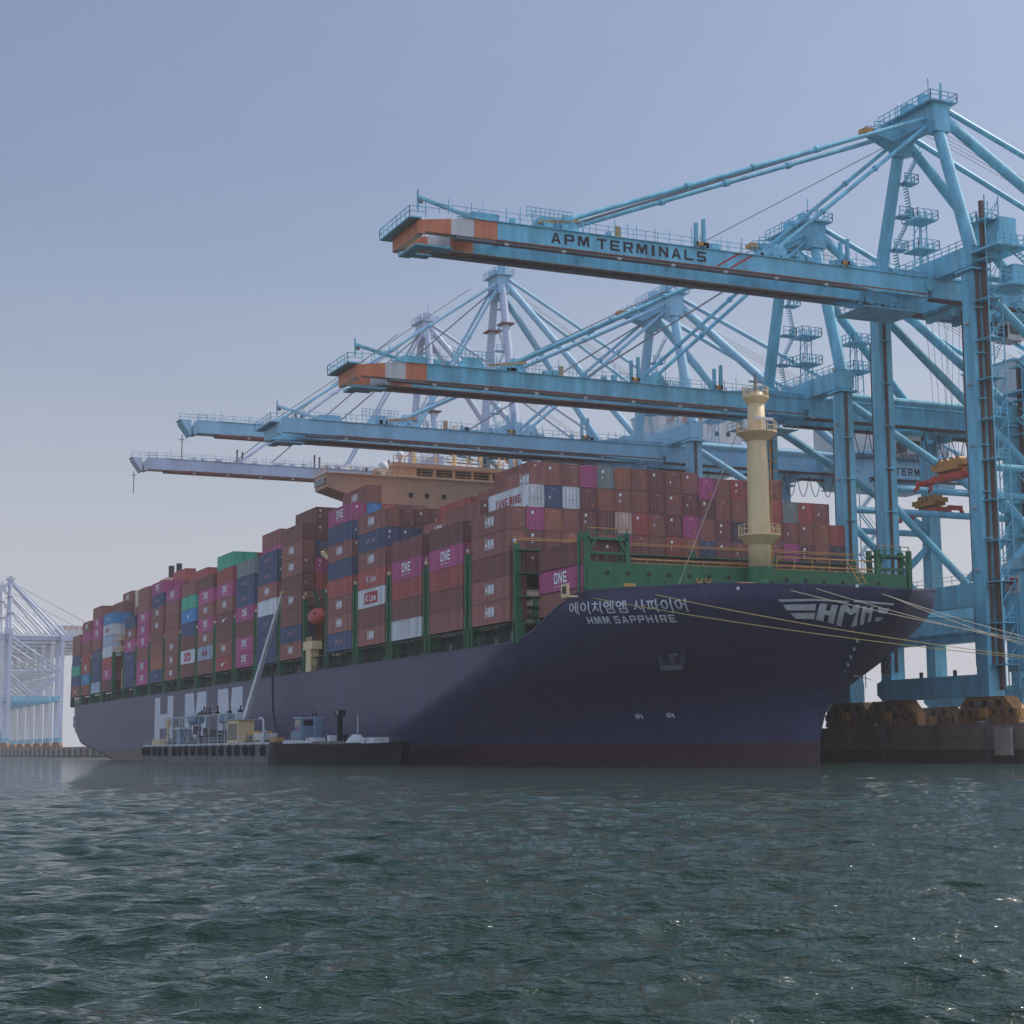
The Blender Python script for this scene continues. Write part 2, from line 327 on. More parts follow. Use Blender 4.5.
def hullmat():
    m = bpy.data.materials.new('navy hull paint'); m.use_nodes = True; t = m.node_tree; b = t.nodes['Principled BSDF']
    b.inputs['Roughness'].default_value = .45; b.inputs['Specular IOR Level'].default_value = .32
    g = t.nodes.new('ShaderNodeNewGeometry'); sp = t.nodes.new('ShaderNodeSeparateXYZ'); t.links.new(g.outputs['Position'], sp.inputs[0])
    mp = t.nodes.new('ShaderNodeMapping'); mp.inputs['Scale'].default_value = (.5, .5, .05); t.links.new(g.outputs['Position'], mp.inputs[0])
    nz = t.nodes.new('ShaderNodeTexNoise'); nz.inputs['Scale'].default_value = 1; nz.inputs['Detail'].default_value = 8; nz.inputs['Roughness'].default_value = .7; t.links.new(mp.outputs[0], nz.inputs['Vector'])
    c1 = t.nodes.new('ShaderNodeValToRGB'); c1.color_ramp.elements[0].position = .3; c1.color_ramp.elements[1].position = .75
    c1.color_ramp.elements[0].color = (.034, .034, .078, 1); c1.color_ramp.elements[1].color = (.050, .057, .122, 1); t.links.new(nz.outputs['Fac'], c1.inputs[0])
    c2 = t.nodes.new('ShaderNodeValToRGB'); c2.color_ramp.elements[0].color = (.042, .018, .024, 1); c2.color_ramp.elements[1].color = (.068, .027, .034, 1); t.links.new(nz.outputs['Fac'], c2.inputs[0])
    # welded plate seams, a shallow relief
    br = t.nodes.new('ShaderNodeTexBrick'); br.inputs['Scale'].default_value = 1; br.inputs['Brick Width'].default_value = 9; br.inputs['Row Height'].default_value = 2.6; br.inputs['Mortar Size'].default_value = .05
    br.inputs['Color1'].default_value = (1, 1, 1, 1); br.inputs['Color2'].default_value = (.9, .9, .9, 1); br.inputs['Mortar'].default_value = (.3, .3, .3, 1)
    cx = t.nodes.new('ShaderNodeCombineXYZ'); t.links.new(sp.outputs[0], cx.inputs[0]); t.links.new(sp.outputs[2], cx.inputs[1]); t.links.new(cx.outputs[0], br.inputs['Vector'])
    n3 = t.nodes.new('ShaderNodeTexNoise'); n3.inputs['Scale'].default_value = .22; n3.inputs['Detail'].default_value = 2; t.links.new(g.outputs['Position'], n3.inputs['Vector'])
    ad = t.nodes.new('ShaderNodeMath'); ad.operation = 'MULTIPLY_ADD'; ad.inputs[1].default_value = 1.6; t.links.new(n3.outputs['Fac'], ad.inputs[0]); t.links.new(br.outputs['Color'], ad.inputs[2])
    bp = t.nodes.new('ShaderNodeBump'); bp.inputs['Strength'].default_value = .35; bp.inputs['Distance'].default_value = .06; t.links.new(ad.outputs[0], bp.inputs['Height']); t.links.new(bp.outputs[0], b.inputs['Normal'])
    mr = t.nodes.new('ShaderNodeMapRange'); mr.inputs['From Min'].default_value = 2.55; mr.inputs['From Max'].default_value = 2.62; t.links.new(sp.outputs[2], mr.inputs[0])
    mx = t.nodes.new('ShaderNodeMix'); mx.data_type = 'RGBA'; t.links.new(mr.outputs[0], mx.inputs['Factor']); t.links.new(c2.outputs[0], mx.inputs['A']); t.links.new(c1.outputs[0], mx.inputs['B'])
    mp2 = t.nodes.new('ShaderNodeMapping'); mp2.inputs['Scale'].default_value = (.9, .9, .035); t.links.new(g.outputs['Position'], mp2.inputs[0])
    nr = t.nodes.new('ShaderNodeTexNoise'); nr.inputs['Scale'].default_value = 1; nr.inputs['Detail'].default_value = 7; t.links.new(mp2.outputs[0], nr.inputs['Vector'])
    rr_ = t.nodes.new('ShaderNodeMapRange'); rr_.inputs['From Min'].default_value = .60; rr_.inputs['From Max'].default_value = .78; rr_.inputs['To Max'].default_value = .5; t.links.new(nr.outputs['Fac'], rr_.inputs[0])
    m2 = t.nodes.new('ShaderNodeMix'); m2.data_type = 'RGBA'; m2.inputs['B'].default_value = (.13, .085, .075, 1); t.links.new(rr_.outputs[0], m2.inputs['Factor']); t.links.new(mx.outputs['Result'], m2.inputs['A'])
    t.links.new(m2.outputs['Result'], b.inputs['Base Color']); return m
NAVY = hullmat()
h = mb(NAVY); GS = {}
for side in (1, -1):
    G = hullgrid(side); GS[side] = G; n = len(h.v); nv = len(vsn)
    for row in G: h.v += row
    for i in range(len(us)-1):
        for j in range(nv-1):
            a = n+i*nv+j; f = (a, a+nv, a+nv+1, a+1); h.face(f if side == 1 else f[::-1])
n = len(h.v); nv = len(vsn)
h.v += GS[1][0]+GS[-1][0]
for j in range(nv-1): h.face((n+j, n+j+1, n+nv+j+1, n+nv+j))
h.build('hull', SHIP, SO, smooth=True)
d = mb(GREEND)                                                  # main deck and raised forecastle deck
Xs_ = np.concatenate([np.linspace(4, 312, 30), np.linspace(314, 363.8, 40)])
for a, b in zip(Xs_[:-1], Xs_[1:]):
    za, zb_ = sheer(a)-1.1 if a > 334 else (14.9 if a < 322 else 14.9+(a-322)/12*4.0), sheer(b)-1.1 if b > 334 else (14.9 if b < 322 else 14.9+(b-322)/12*4.0)
    ya, yb = hb(a, za)-.25, hb(b, zb_)-.25; n = len(d.v)
    d.v += [(a, 25.5-ya, za), (b, 25.5-yb, zb_), (b, 25.5+yb, zb_), (a, 25.5+ya, za)]; d.face((n, n+1, n+2, n+3))
d.build('deck', SHIP, SO)
# gunwale edge
g_ = mb(NAVY)
for side in (1, -1):
    P = [r_[-1] for r_ in GS[side]]
    for a, b in zip(P[:-1], P[1:]): g_.beam(a, b, .18, .22)
g_.build('gunwale', SHIP, SO)
def spos(s, z, off=.09):                                        # s: metres along the starboard bow at z=18, measured from X=320; lower points lie straight inboard of it
    X = float(np.interp(s, S_s, S_x)); X1 = float(np.interp(max(s-.15, 0), S_s, S_x)); X2 = float(np.interp(min(s+.15, S_s[-1]), S_s, S_x))
    t = Vector((X2-X1, -hb(X2, 18)+hb(X1, 18), 0)).normalized(); n = t.cross(Vector((0, 0, 1)))
    P = Vector((X, 25.5-hb(X, 18), z)); lo, hi = -3., 30.
    for _ in range(40):
        m_ = (lo+hi)/2; q = P-n*m_
        if q.x < I(z, HXE) and abs(q.y-25.5) < hb(q.x, z): hi = m_
        else: lo = m_
    return P-n*(lo-off)
S_x = np.linspace(320, 364, 900); _y = [25.5-hb(x, 18) for x in S_x]; S_s = np.concatenate([[0], np.cumsum(np.hypot(np.diff(S_x), np.diff(_y)))])
def bow_letters(name, T, s0, z0, slope=0.):
    t = mb(HULLW); t.text(T, lambda x, y: spos(s0+x, z0+y+slope*x)); return t.build(name, SHIP, SO)
bow_letters('ship_name_lettering', fit_text('에이치엠엠 사파이어', 16.7, 1.45, .014, .12), 10.9, 17.55, -.033)
bow_letters('ship_name_lettering', block_text('HMM SAPPHIRE', 12.4, .82, gap=.32), 13.2, 16.35, -.03)
def quad(P, n=8):                                               # a flat shape subdivided so it can follow the plating
    (a, b, c, d_) = [Vector(p) for p in P]; V = []; F = []
    for i in range(n+1):
        for j in range(3):
            lo = a.lerp(b, i/n); hi = d_.lerp(c, i/n); p = lo.lerp(hi, j/2); V.append((p.x, p.y))
    for i in range(n):
        for j in range(2): k = i*3+j; F.append((k, k+3, k+4, k+1))
    return V, F
def poly_strip(name, quads, s0, z0, w, hgt):
    t = mb(HULLW)
    for Q in quads: t.text(quad(Q), lambda x, y: spos(s0+x*w, z0+y*hgt))
    return t.build(name, SHIP, SO)
EMB = [[(38.36,17.81),(42.38,17.74),(46.06,17.36),(45.84,17.2),(42.51,17.52),(38.53,17.55)],[(46.63,17.48),(50.69,17.01),(50.69,16.81),(46.49,17.25)],[(38.8,17.25),(42.43,17.18),(42.21,16.55),(39.1,16.66)],[(39.41,16.37),(42.16,16.31),(41.9,15.68),(39.8,15.78)],[(48.95,16.62),(50.26,16.48),(49.86,16.01),(49.05,16.09)],[(48.7,15.7),(49.51,15.61),(48.94,15.27),(48.5,15.28)],[(42.86,17.21),(43.65,17.16),(42.82,15.41),(42.03,15.61)],[(44.09,17.06),(44.79,17.0),(43.91,15.13),(43.3,15.28)],[(43.35,16.49),(43.83,16.44),(43.61,15.99),(43.13,16.06)],[(45.1,16.99),(45.71,17.01),(45.4,16.34),(44.66,14.89),(44.13,15.02)],[(45.71,17.01),(46.1,16.52),(46.01,15.96),(45.4,16.34)],[(46.1,16.52),(46.63,16.98),(46.63,16.22),(46.01,15.96)],[(46.63,16.98),(47.15,16.93),(46.41,14.9),(45.75,14.77),(46.63,16.22)],[(47.41,16.82),(47.81,16.81),(47.68,16.35),(47.24,15.01),(46.76,14.96)],[(47.81,16.81),(47.94,16.41),(47.85,16.02),(47.68,16.35)],[(47.94,16.41),(48.2,16.77),(48.11,16.27),(47.85,16.02)],[(48.2,16.77),(48.55,16.71),(48.07,15.29),(47.63,15.17),(48.11,16.27)]]
t = mb(HULLW)
for P in EMB:
    V_ = []
    for (a, b), (c_, d_) in zip(P, P[1:]+P[:1]):
        k = max(1, int(math.hypot(c_-a, d_-b)/.5)); V_ += [(a+(c_-a)*i/k, b+(d_-b)*i/k) for i in range(k)]
    t.text((V_, [tuple(range(len(V_)))]), lambda x, y: spos(x, y, .11))
t.build('bow_emblem', SHIP, SO)
# large side letters
t = mb(HULLW)
def sideq(P): n = len(t.v); t.v.extend([(x, -.035, z) for x, z in P]); t.face(range(n, n+len(P)))
x0, x1 = 117.3, 135.8; zb_, zt = 2.6, 14.2
sideq([(x0, zb_), (x0+5.6, zb_), (x0+5.6, zt), (x0, zt)]); sideq([(x1-5.6, zb_), (x1, zb_), (x1, zt), (x1-5.6, zt)]); sideq([(x0+5.6, 7.2), (x1-5.6, 7.2), (x1-5.6, 10.4), (x0+5.6, 10.4)]); t.build('hull_lettering', SHIP, SO)
for x0, x1 in ((146.6, 165.2), (174.4, 193.0)):
    c_ = (x0+x1)/2; t = mb(HULLW)
    sideq([(x0, zb_), (x0+4.6, zb_), (x0+4.6, 8.6), (x0+4.6, 9.5), (x0+7.6, zt), (x0, zt)]); sideq([(x1-4.6, zb_), (x1, zb_), (x1, zt), (x1-7.6, zt), (x1-4.6, 9.5)])
    sideq([(x0+4.6, 9.5), (c_, 3.2), (c_, 8.8), (x0+7.6, zt)]); sideq([(c_, 3.2), (x1-4.6, 9.5), (x1-7.6, zt), (c_, 8.8)])
    t.build('hull_lettering', SHIP, SO)
t = mb(BLACK); t.box(5.2, 9.0, .6, 2.4, 9.4, 12.2); t.use(WHT); t.box(6.6, 8.0, .5, .62, 10.3, 11.4); 
t = mb(BLACK); t.box(9, 13, .35, 1.6, 9.2, 12.2); t.use(WHT); t.box(10.6, 12.0, .25, .36, 10.1, 11.3); t.build('mooring_port', SHIP, SO)
t = mb(WHT); t.box(6, 14, 1.2, 4, 15.1, 17.2); t.build('stern_locker', SHIP, SO)
# draught marks, small bow marks and a draining pipe stain
t = mb(HULLW)
for s, z in ((9.3, 5.55), (15.2, 5.6)):
    for a, b in ((0, 0), (.5, .1), (1.0, 0)): t.text(quad(((a, b), (a+.35, b), (a+.35, b+.5), (a, b+.5)), 2), lambda x, y: spos(s+x, z+y))
for k in range(5): t.text(quad(((0, 0), (.3, 0), (.3, .35), (0, .35)), 1), lambda x, y: spos(43.6+k*.6+x, 10+k*.8+y))
t.build('draught_marks', SHIP, SO)
for side in (1, -1):                                            # anchors in their recesses
    a = MB().use(NAVY)
    p = spos(22.6, 12.4, .0); q_ = spos(22.6, 12.4, 1.0)
    if side == 1: c0, nrm = p, (q_-p).normalized()
    else: c0 = Vector((p.x, 51-p.y, p.z)); nrm = Vector(((q_-p).x, -(q_-p).y, 0)).normalized()
    tg = Vector((-nrm.y, nrm.x, 0)); o = c0+nrm*.05
    a.tube(c0-nrm*.6+Vector((0, 0, .9)), c0+nrm*.35+Vector((0, 0, .9)), 1.25, 1.05, 14)
    a.use(mat('dark anchor steel', (.04, .045, .06), .5)); a.beam(o+Vector((0, 0, 1.2)), o+nrm*.3+Vector((0, 0, -1.5)), .45, .5)
    a.beam(o-tg*1.4+nrm*.3+Vector((0, 0, -1.3)), o+tg*1.4+nrm*.3+Vector((0, 0, -1.3)), .7, .6)
    for sg in (-1, 1): a.beam(o+tg*1.3*sg+nrm*.3+Vector((0, 0, -1.2)), o+tg*1.7*sg+nrm*.6+Vector((0, 0, .5)), .55, .4, .15, .15)
    a.build('anchor', SHIP, SO)
# fairleads along the forecastle plating
FAIR = [(15.1, 19.2), (23.9, 19.05), (39.9, 18.7), (42.7, 18.75), (49.6, 17.95), (50.1, 17.8)]
for s, z in FAIR+[(34, 19.2), (47, 18.9)]:
    a = mb(NAVY); p = spos(s, z, -.25); q_ = spos(s, z, .14); a.tube(p, q_, .3, .3, 12); a.use(WHT if s in (34, 47) else BLACK); a.tube(q_, q_+(q_-p)*.1, .2, .2, 10)
    a.build('fairlead', SHIP, SO)

# deck edge: coaming, stanchions, rail
BAYX = [6.5, 21.8, 37.0, 52.2, 80.6, 95.8, 111.0, 126.2, 141.5, 156.7, 171.9, 187.1, 202.3, 217.5, 244.1, 259.4, 274.6, 289.8, 305.0]
ZB = 17.77; TH_ = 2.9; RW = 2.5
c = mb(GREEND); c.box(4, 316.4, 2.4, 2.6, 14.9, 17.5); c.box(4, 316.4, 48.4, 48.6, 14.9, 17.5); c.box(4, 316.4, 2.6, 48.4, 17.3, 17.5)
for x in np.arange(6, 316, 3.05):
    c.box(x, x+.14, .35, .5, 14.9, 17.5)
    if random.random() < .5: hh = random.uniform(.5, 1.7); ww = random.uniform(.4, 1.4); c.box(x+.5, x+.5+ww, 1.2, 2.2, 14.9, 14.9+hh)
c.box(4, 316.4, .2, .55, 17.35, 17.55)
c.build('hatch_coaming', SHIP, SO)
c = mb(STEEL)
for x in np.arange(8, 316, 5.3):
    w = random.uniform(.5, 1.6); y = random.uniform(.9, 1.6); c.box(x, x+w, y, y+.5, 14.95, 14.95+random.uniform(.4, 1.9))
c.use(YEL)
for x in np.arange(14, 316, 15.2): c.box(x, x+.3, .7, .8, 15.2, 15.9)
c.build('deck_fittings', SHIP, SO)
c = mb(GREEND); c.rail([(5, .2, 14.95), (314, .2, 14.95)], 1.1, 2.0, .035, 3); c.build('side_railing', SHIP, SO)
def lashing_bridge(x, w, ztop, wide=False):
    b = mb(GREEN)
    for y in (.1, 12.6, 25.1, 37.6, 50.1):
        for xx in ((x, x+w-.55) if w > 2 else (x+w/2-.28,)):
            b.box(xx, xx+.46, y, y+.8, 17.6 if y > 1 else 14.9, ztop)
            if y < 1: b.box(xx-.3, xx+.85, y, y+1.1, 14.92, 17.7); b.box(xx-.12, xx+.67, y-.05, y+.9, 17.7, 19.4)
    for z in np.arange(20.6, ztop, 2.9):
        b.box(x+.1, x+w-.1, .3, 50.7, z, z+.15)
        b.use(RAILB); b.beam((x+w-.1, .4, z+1.1), (x+w-.1, 50.6, z+1.1), .07, .07); b.use(GREEN)
    b.use(YEL); b.beam((x+w-.1, .3, ztop+.6), (x+w-.1, 50.7, ztop+.6), .09, .09); b.beam((x+.1, .3, ztop+.6), (x+.1, 50.7, ztop+.6), .09, .09)
    b.build('lashing_bridge', SHIP, SO)
    l = mb(WHT); l.box(x+w/2-.2, x+w/2+.2, .0, .3, ztop+.15, ztop+.55); l.use(YEL); l.box(x+w/2+.3, x+w/2+.55, .0, .3, ztop-.1, ztop+.2); l.beam((x+w/2, .2, ztop), (x+w/2, .2, ztop+1.3), .08, .08)
    l.build('deck_light', SHIP, SO)
for i, x in enumerate(BAYX):
    e = x+12.19; nx = BAYX[i+1] if i < 18 else 320.0
    if i in (3, 13): lashing_bridge(e+.3, 1.3, 27.6); lashing_bridge(nx-1.7, 1.3, 27.6)
    else: lashing_bridge(e+.45, nx-e-.9, 27.6 if i < 18 else 27.3)
lashing_bridge(4.6, 1.3, 26)
c = mb(GREEND); c.box(319.3, 319.5, 5, 46, 15, 25.6); c.build('forward_bulkhead', SHIP, SO)

# deckhouse with bridge
dh = mb(TANL); dh.box(230.6, 242.0, 7, 44, 14.9, 42.6); dh.box(236.5, 242.2, 3, 48, 14.9, 21)
dh.use(TAN); dh.box(242.003, 242.3, 7, 44, 30, 42.6)
dh.use(GLASS)
for z in np.arange(18.5, 41, 3.0):
    for y in np.arange(9.5, 43, 3.4): dh.box(242.302, 242.36, y, y+.7, z, z+.8)
dh.build('deckhouse', SHIP, SO)
br = mb(TAN)
for a, b, za, zc in ((-.4, 9, 45.0, 42.3), (9, 42, 42.3, 42.3), (42, 51.4, 42.3, 45.0)):
    br.hexa([(238.2, a, za), (244.6, a, za), (244.6, b, zc), (238.2, b, zc), (238.2, a, 47.3), (244.6, a, 47.3), (244.6, b, 47.3), (238.2, b, 47.3)])
br.use(TANL); br.box(238.0, 244.9, -.6, 51.6, 47.31, 47.5)
br.use(GLASS)
for y in (14.0, 16.9, 20.0, 30.0, 33.0): br.box(244.603, 244.66, y, y+.7, 44.0, 44.8)
br.box(238.5, 244.2, -.66, -.42, 45.6, 46.6)
B_ = br.build('bridge', SHIP, SO)
wh = mb(TAN); wh.box(233.5, 242.5, 12, 40, 47.52, 49.5); wh.use(TAN); wh.box(233.1, 243.0, 11.6, 40.4, 49.52, 50.2)
wh.use(GLASS); y = 16.2
while y < 38: wh.box(242.502, 242.56, y, y+3.0, 48.1, 49.3); y += 3.5
wh.build('wheelhouse', SHIP, SO)
rl = mb(YEL); rl.rail([(244.7, -.4, 47.5), (244.7, 51.3, 47.5)], 1.1, 2, .04, 2); rl.rail([(238.2, -.5, 47.5), (244.7, -.5, 47.5)], 1.1, 1.6, .04, 2); rl.rail([(243, 11.8, 50.2), (243, 40.2, 50.2)], 1.1, 2, .045, 2); rl.build('bridge_railing', SHIP, SO)
dm = mb(WHT); dm.lathe((242.5, 10.2, 47.5), [(.35, 0), (.35, .6), (.8, 1.0), (.95, 1.6), (.8, 2.2), (.4, 2.6), (.05, 2.75)], 14); dm.lathe((241.5, 13.5, 50.2), [(.3, 0), (.3, .7), (.6, 1.0), (.7, 1.5), (.5, 2), (.05, 2.2)], 12); dm.build('satellite_dome', SHIP, SO, smooth=True)
mm = mb(CREAM)
for (y, zt, r) in ((17, 57.5, .35), (21, 55, .25), (24.5, 59.5, .5), (27.0, 55, .2), (29.5, 58, .35), (33, 56, .25), (36, 57, .2)):
    zt -= 1.5; mm.tube((239, y, 50.1), (239, y, zt), r, r*.6, 8); mm.beam((239, y-1.1, zt-1.6), (239, y+1.1, zt-1.6), .14, .14); mm.beam((239, y-.8, zt-2.8), (239, y+.8, zt-2.8), .14, .14)
mm.box(238.0, 240, 22, 27, 55.2, 55.45); mm.rail([(240, 22, 55.45), (240, 27, 55.45)], 1, 1, .05, 2)
mm.use(YEL); mm.beam((240.5, 15, 51.6), (240.5, 18, 54.5), .2, .2); mm.beam((240.5, 28, 51.6), (240.5, 31, 55.5), .2, .2); mm.beam((240.5, 34, 51.6), (240.5, 31.5, 55.5), .2, .2)
mm.use(WHT); mm.box(238.7, 239.3, 22.6, 26.4, 57.2, 57.5); mm.box(238.7, 239.3, 15.6, 18.4, 55.6, 55.85)
mm.build('radar_mast', SHIP, SO)
# funnel casing
fu = mb(TANL); fu.box(65.6, 79.0, 5.5, 45, 14.9, 43.5); fu.use(TAN); fu.box(69, 77.5, 11, 24, 43.503, 46.2); fu.use(BLACK)
for dy in (0, 2.0): fu.tube((72.5, 13.3+dy, 46.2), (72.5, 13.3+dy, 49.7 if dy == 0 else 50.4), .75, .75, 12)
fu.tube((72, 19.5, 46.2), (72, 19.5, 48.7), .12, .12, 6); fu.use(TANL); fu.box(78.01, 78.2, 2.5, 5.5, 14.9, 22); fu.box(66.5, 78.3, 1.0, 9, 15, 15.4)
fu.build('funnel_casing', SHIP, SO)
fu = mb(CREAM); 
for z0 in (18.5,): fu.box(75.5, 78.3, .5, .7, 18, 18.3); fu.box(75.5, 78.3, .5, .7, 22.5, 22.8); fu.box(75.5, 75.8, .5, .7, 18, 22.8); fu.box(78.0, 78.3, .5, .7, 18, 22.8)
for z in (27.4, 30.2): fu.box(67, 79, .6, 8.8, z, z+.2); fu.rail([(67, .6, z+.2), (79, .6, z+.2)], 1.1, 1.5, .05, 2)
fu.build('access_ladder_frame', SHIP, SO)
lad = mb(CREAM); lad.box(232.8, 235.4, -.05, 1.4, 15.0, 18.8); lad.box(231.6, 236.6, -.15, 1.6, 18.8, 20.2)
for y in (0, .6, 1.2): lad.beam((232.0+y*2, .2, 20.2), (232.8+y*2, .2, 20.9), .2, .2)
lad.build('gangway_housing', SHIP, SO)
jb = mb(CREAM); jb.tube((236.5, 4.5, 21), (236.5, 4.5, 33), .6, .5, 10); jb.beam((236.5, 4.4, 33.2), (225.5, 3.2, 37.4), .7, .9, .35, .4); jb.use(YEL); jb.beam((236.5, 4.4, 34.6), (225.5, 3.2, 37.8), .09, .09); jb.beam((231, 3.8, 35.4), (231, 3.8, 36.2), .1, .1)
jb.build('provision_crane', SHIP, SO)
# foremast
fm = mb(CREAM); fm.lathe((334.8, 25.5, 23.6), [(1.42, 0), (1.38, 4), (1.3, 12), (1.15, 16), (.98, 21.6)], 24)
fm.build('foremast', SHIP, SO, smooth=True); 
fm = mb(GREEN); fm.lathe((334.8, 25.5, 18.4), [(1.75, 0), (1.7, 5.2)], 24); fm.build('foremast_base', SHIP, SO)
for z, r0, r1, hh in ((27.4, 1.4, 2.6, 1.1), (40.1, 1.15, 2.5, 1.0), (44.5, 1.0, 1.6, .8)):
    fp = mb(CREAM)
    fp.lathe((334.8, 25.5, z-hh), [(r0, 0), (r1, hh), (r1, hh+.18)], 20)
    for k in range(14):
        a0, a1 = 2*math.pi*k/14, 2*math.pi*(k+1)/14; P = lambda a, zz: (334.8+r1*.97*math.cos(a), 25.5+r1*.97*math.sin(a), zz)
        fp.beam(P(a0, z+.18), P(a0, z+1.35), .07, .07)
        for q_ in (.6, 1.15): fp.beam(P(a0, z+.18+q_), P(a1, z+.18+q_), .06, .06)
    fp.build('mast_platform', SHIP, SO)
fp = mb(STEEL); fp.tube((334.8, 25.5, 45), (334.8, 25.5, 47.6), .3, .15, 8); fp.beam((334.8, 24.6, 46.6), (334.8, 26.4, 46.6), .2, .2); fp.use(WHT); fp.box(336.2, 336.5, 24.3, 26.9, 41.6, 41.9); fp.tube((336.3, 25.6, 40.3), (336.3, 25.6, 41.6), .15, .15, 6); fp.box(335.9, 336.3, 22.9, 23.3, 40.3, 41.5); fp.build('mast_head', SHIP, SO)
fp = mb(YEL)
for z in np.arange(24, 40, .45): fp.beam((335.4, 27.0, z), (334.6, 27.45, z), .07, .07)
fp.beam((335.4, 27.0, 24), (335.4, 27.0, 40), .08, .08); fp.beam((334.6, 27.45, 24), (334.6, 27.45, 40), .08, .08)
for z in np.arange(29, 39.5, 1.3): fp.beam((335.4, 27.0, z), (335.5, 27.9, z), .06, .06); fp.beam((335.5, 27.9, z), (334.6, 28.1, z), .06, .06); 
fp.build('mast_ladder', SHIP, SO)
fp = mb(STEEL); fp.path([(343.5, 8.9, 19.6), (334.8, 22.8, 40.2)], .05, 5); fp.path([(338, 40, 20), (334.8, 27, 27)], .05, 5); fp.build('mast_stay', SHIP, SO)
# breakwater wall and forecastle details
bw = mb(GREEN); bw.box(333.0, 333.25, 2.9, 48.3, 18.9, 23.65)
bw.use(BLACK)
for y in np.arange(5.5, 46, 2.75):
    if abs(y-25.5) > 2: bw.tube((333.252, y, 22.4), (333.3, y, 22.4), .28, .28, 10)
bw.use(YEL)
for y in (17.4, 18.6): bw.box(333.26, 333.4, y, y+.16, 20.6, 22.2); bw.box(333.26, 333.4, y+.7, y+.86, 20.6, 22.2); bw.box(333.26, 333.4, y, y+.86, 21.6, 21.8)
bw.box(333.26, 333.3, 7.6, 9.2, 20.9, 21.25)
bw.build('breakwater', SHIP, SO)
rl = mb(YEL); rl.beam((332.6, 8.5, 24.25), (332.6, 47.5, 24.25), .16, .16); rl.beam((332.6, 8.5, 23.8), (332.6, 47.5, 23.8), .08, .08); rl.beam((332.4, 29.5, 25.35), (332.4, 44.5, 25.35), .14, .14)
for y in np.arange(8.5, 47.6, 2.6): rl.beam((332.6, y, 23.6), (332.6, y, 24.3 if y < 29 else 25.4), .08, .08)
rl.beam((334.5, 38.5, 24.8), (335.5, 41.2, 19.5), .12, .12); rl.beam((334.5, 39.8, 24.6), (335.5, 42, 19.5), .12, .12)
for k in range(7): rl.beam((334.6+k*.13, 38.8+k*.38, 24.3-k*.7), (334.6+k*.13, 40.0+k*.32, 24.3-k*.7), .08, .08)
rl.build('forecastle_railing', SHIP, SO)
def tower(y0, y1, z0, z1):
    b = mb(GREEN)
    for y in (y0, y1):
        for x in (331.2, 332.9): b.box(x-.25, x+.25, y-.3, y+.3, z0, z1)
    b.box(330.9, 333.15, y0, y1, z1-.9, z1-.6); b.box(330.9, 333.15, y0, y1, z0+1.2, z0+1.35)
    b.box(332.7, 333.1, y0, y1, z1-2.6, z1-2.3)
    b.beam((332.9, y0, z1-2.6), (332.9, y0+1.1, z1-.8), .3, .3); b.beam((332.9, y1, z1-2.6), (332.9, y1-1.1, z1-.8), .3, .3)
    for y in np.linspace(y0, y1, 5)[1:-1]: b.beam((332.9, y, z0), (332.9, y, z1-2.3), .12, .12)
    b.rail([(332.9, y0, z1-.6), (332.9, y1, z1-.6)], 1.1, 1.2, .05, 2)
    b.use(YEL); b.beam((333.0, y0, z1+.5), (333.0, y1, z1+.5), .1, .1)
    b.build('lashing_tower', SHIP, SO)
tower(3.0, 8.3, 20.3, 27.2); tower(44.1, 49.0, 20.3, 26.8)
wl = mb(GREEN)                                                  # windlasses and winches behind the bulwark
for y in (19.5, 32.5):
    for k in range(8): a0, a1 = math.pi*k/7, math.pi*(k+1)/7; wl.beam((346, y+1.3*math.cos(a0), 19.2+1.6*math.sin(a0)), (346, y+1.3*math.cos(a1), 19.2+1.6*math.sin(a1)), .9, .28)
    wl.tube((344, y-2.2, 19.6), (344, y+2.2, 19.6), .85, .85, 14); wl.box(343.2, 344.8, y+2.3, y+3.3, 18.7, 20.8)
wl.use(YEL); wl.box(345, 346.2, 15.6, 17.6, 18.8, 20.5)
wl.build('windlass', SHIP, SO)
yb = mb(CREAM); yb.box(331.5, 333.3, .3, 1.6, 19.4, 19.6); yb.box(331.5, 333.3, .25, .45, 19.6, 21); yb.use(BLACK); yb.box(331.9, 332.9, .2, .27, 19.85, 20.7); yb.build('navigation_light_box', SHIP, SO)

# lifeboat hanging in the gap
lb = mb(LIFEB); n0 = len(lb.v)
prof = [(-3.3, .05), (-2.8, .75), (-1.5, 1.25), (0, 1.35), (1.5, 1.25), (2.8, .8), (3.4, .08)]
for (xx, r_) in prof:
    for k in range(12): a = 2*math.pi*k/12; lb.v.append((235.3+xx, 1.2+r_*math.cos(a), 24.2+r_*1.05*math.sin(a)*(1.15 if math.sin(a) > 0 else .95)))
for j in range(len(prof)-1):
    for k in range(12): kk = (k+1) % 12; lb.face((n0+j*12+k, n0+j*12+kk, n0+(j+1)*12+kk, n0+(j+1)*12+k))
lbt = thing('lifeboat', (235.3, 1.2, 24.2), 'orange red enclosed lifeboat hanging beside the deckhouse between container stacks', 'lifeboat')
lb.build('hull', lbt, (235.3, 1.2, 24.2), smooth=True)
w_ = mb(GLASS); w_.box(236.6, 237.2, .0, .25, 24.5, 24.9); w_.box(233.6, 234.4, -.1, .2, 24.4, 24.8); w_.build('window', lbt, (235.3, 1.2, 24.2))
w_ = mb(STEEL); w_.path([(237.6, 1.2, 25.2), (237.6, 1.6, 28.5)], .06, 6); w_.path([(233.2, 1.2, 25.2), (233.2, 1.6, 28.5)], .06, 6); w_.build('falls', lbt, (235.3, 1.2, 24.2))
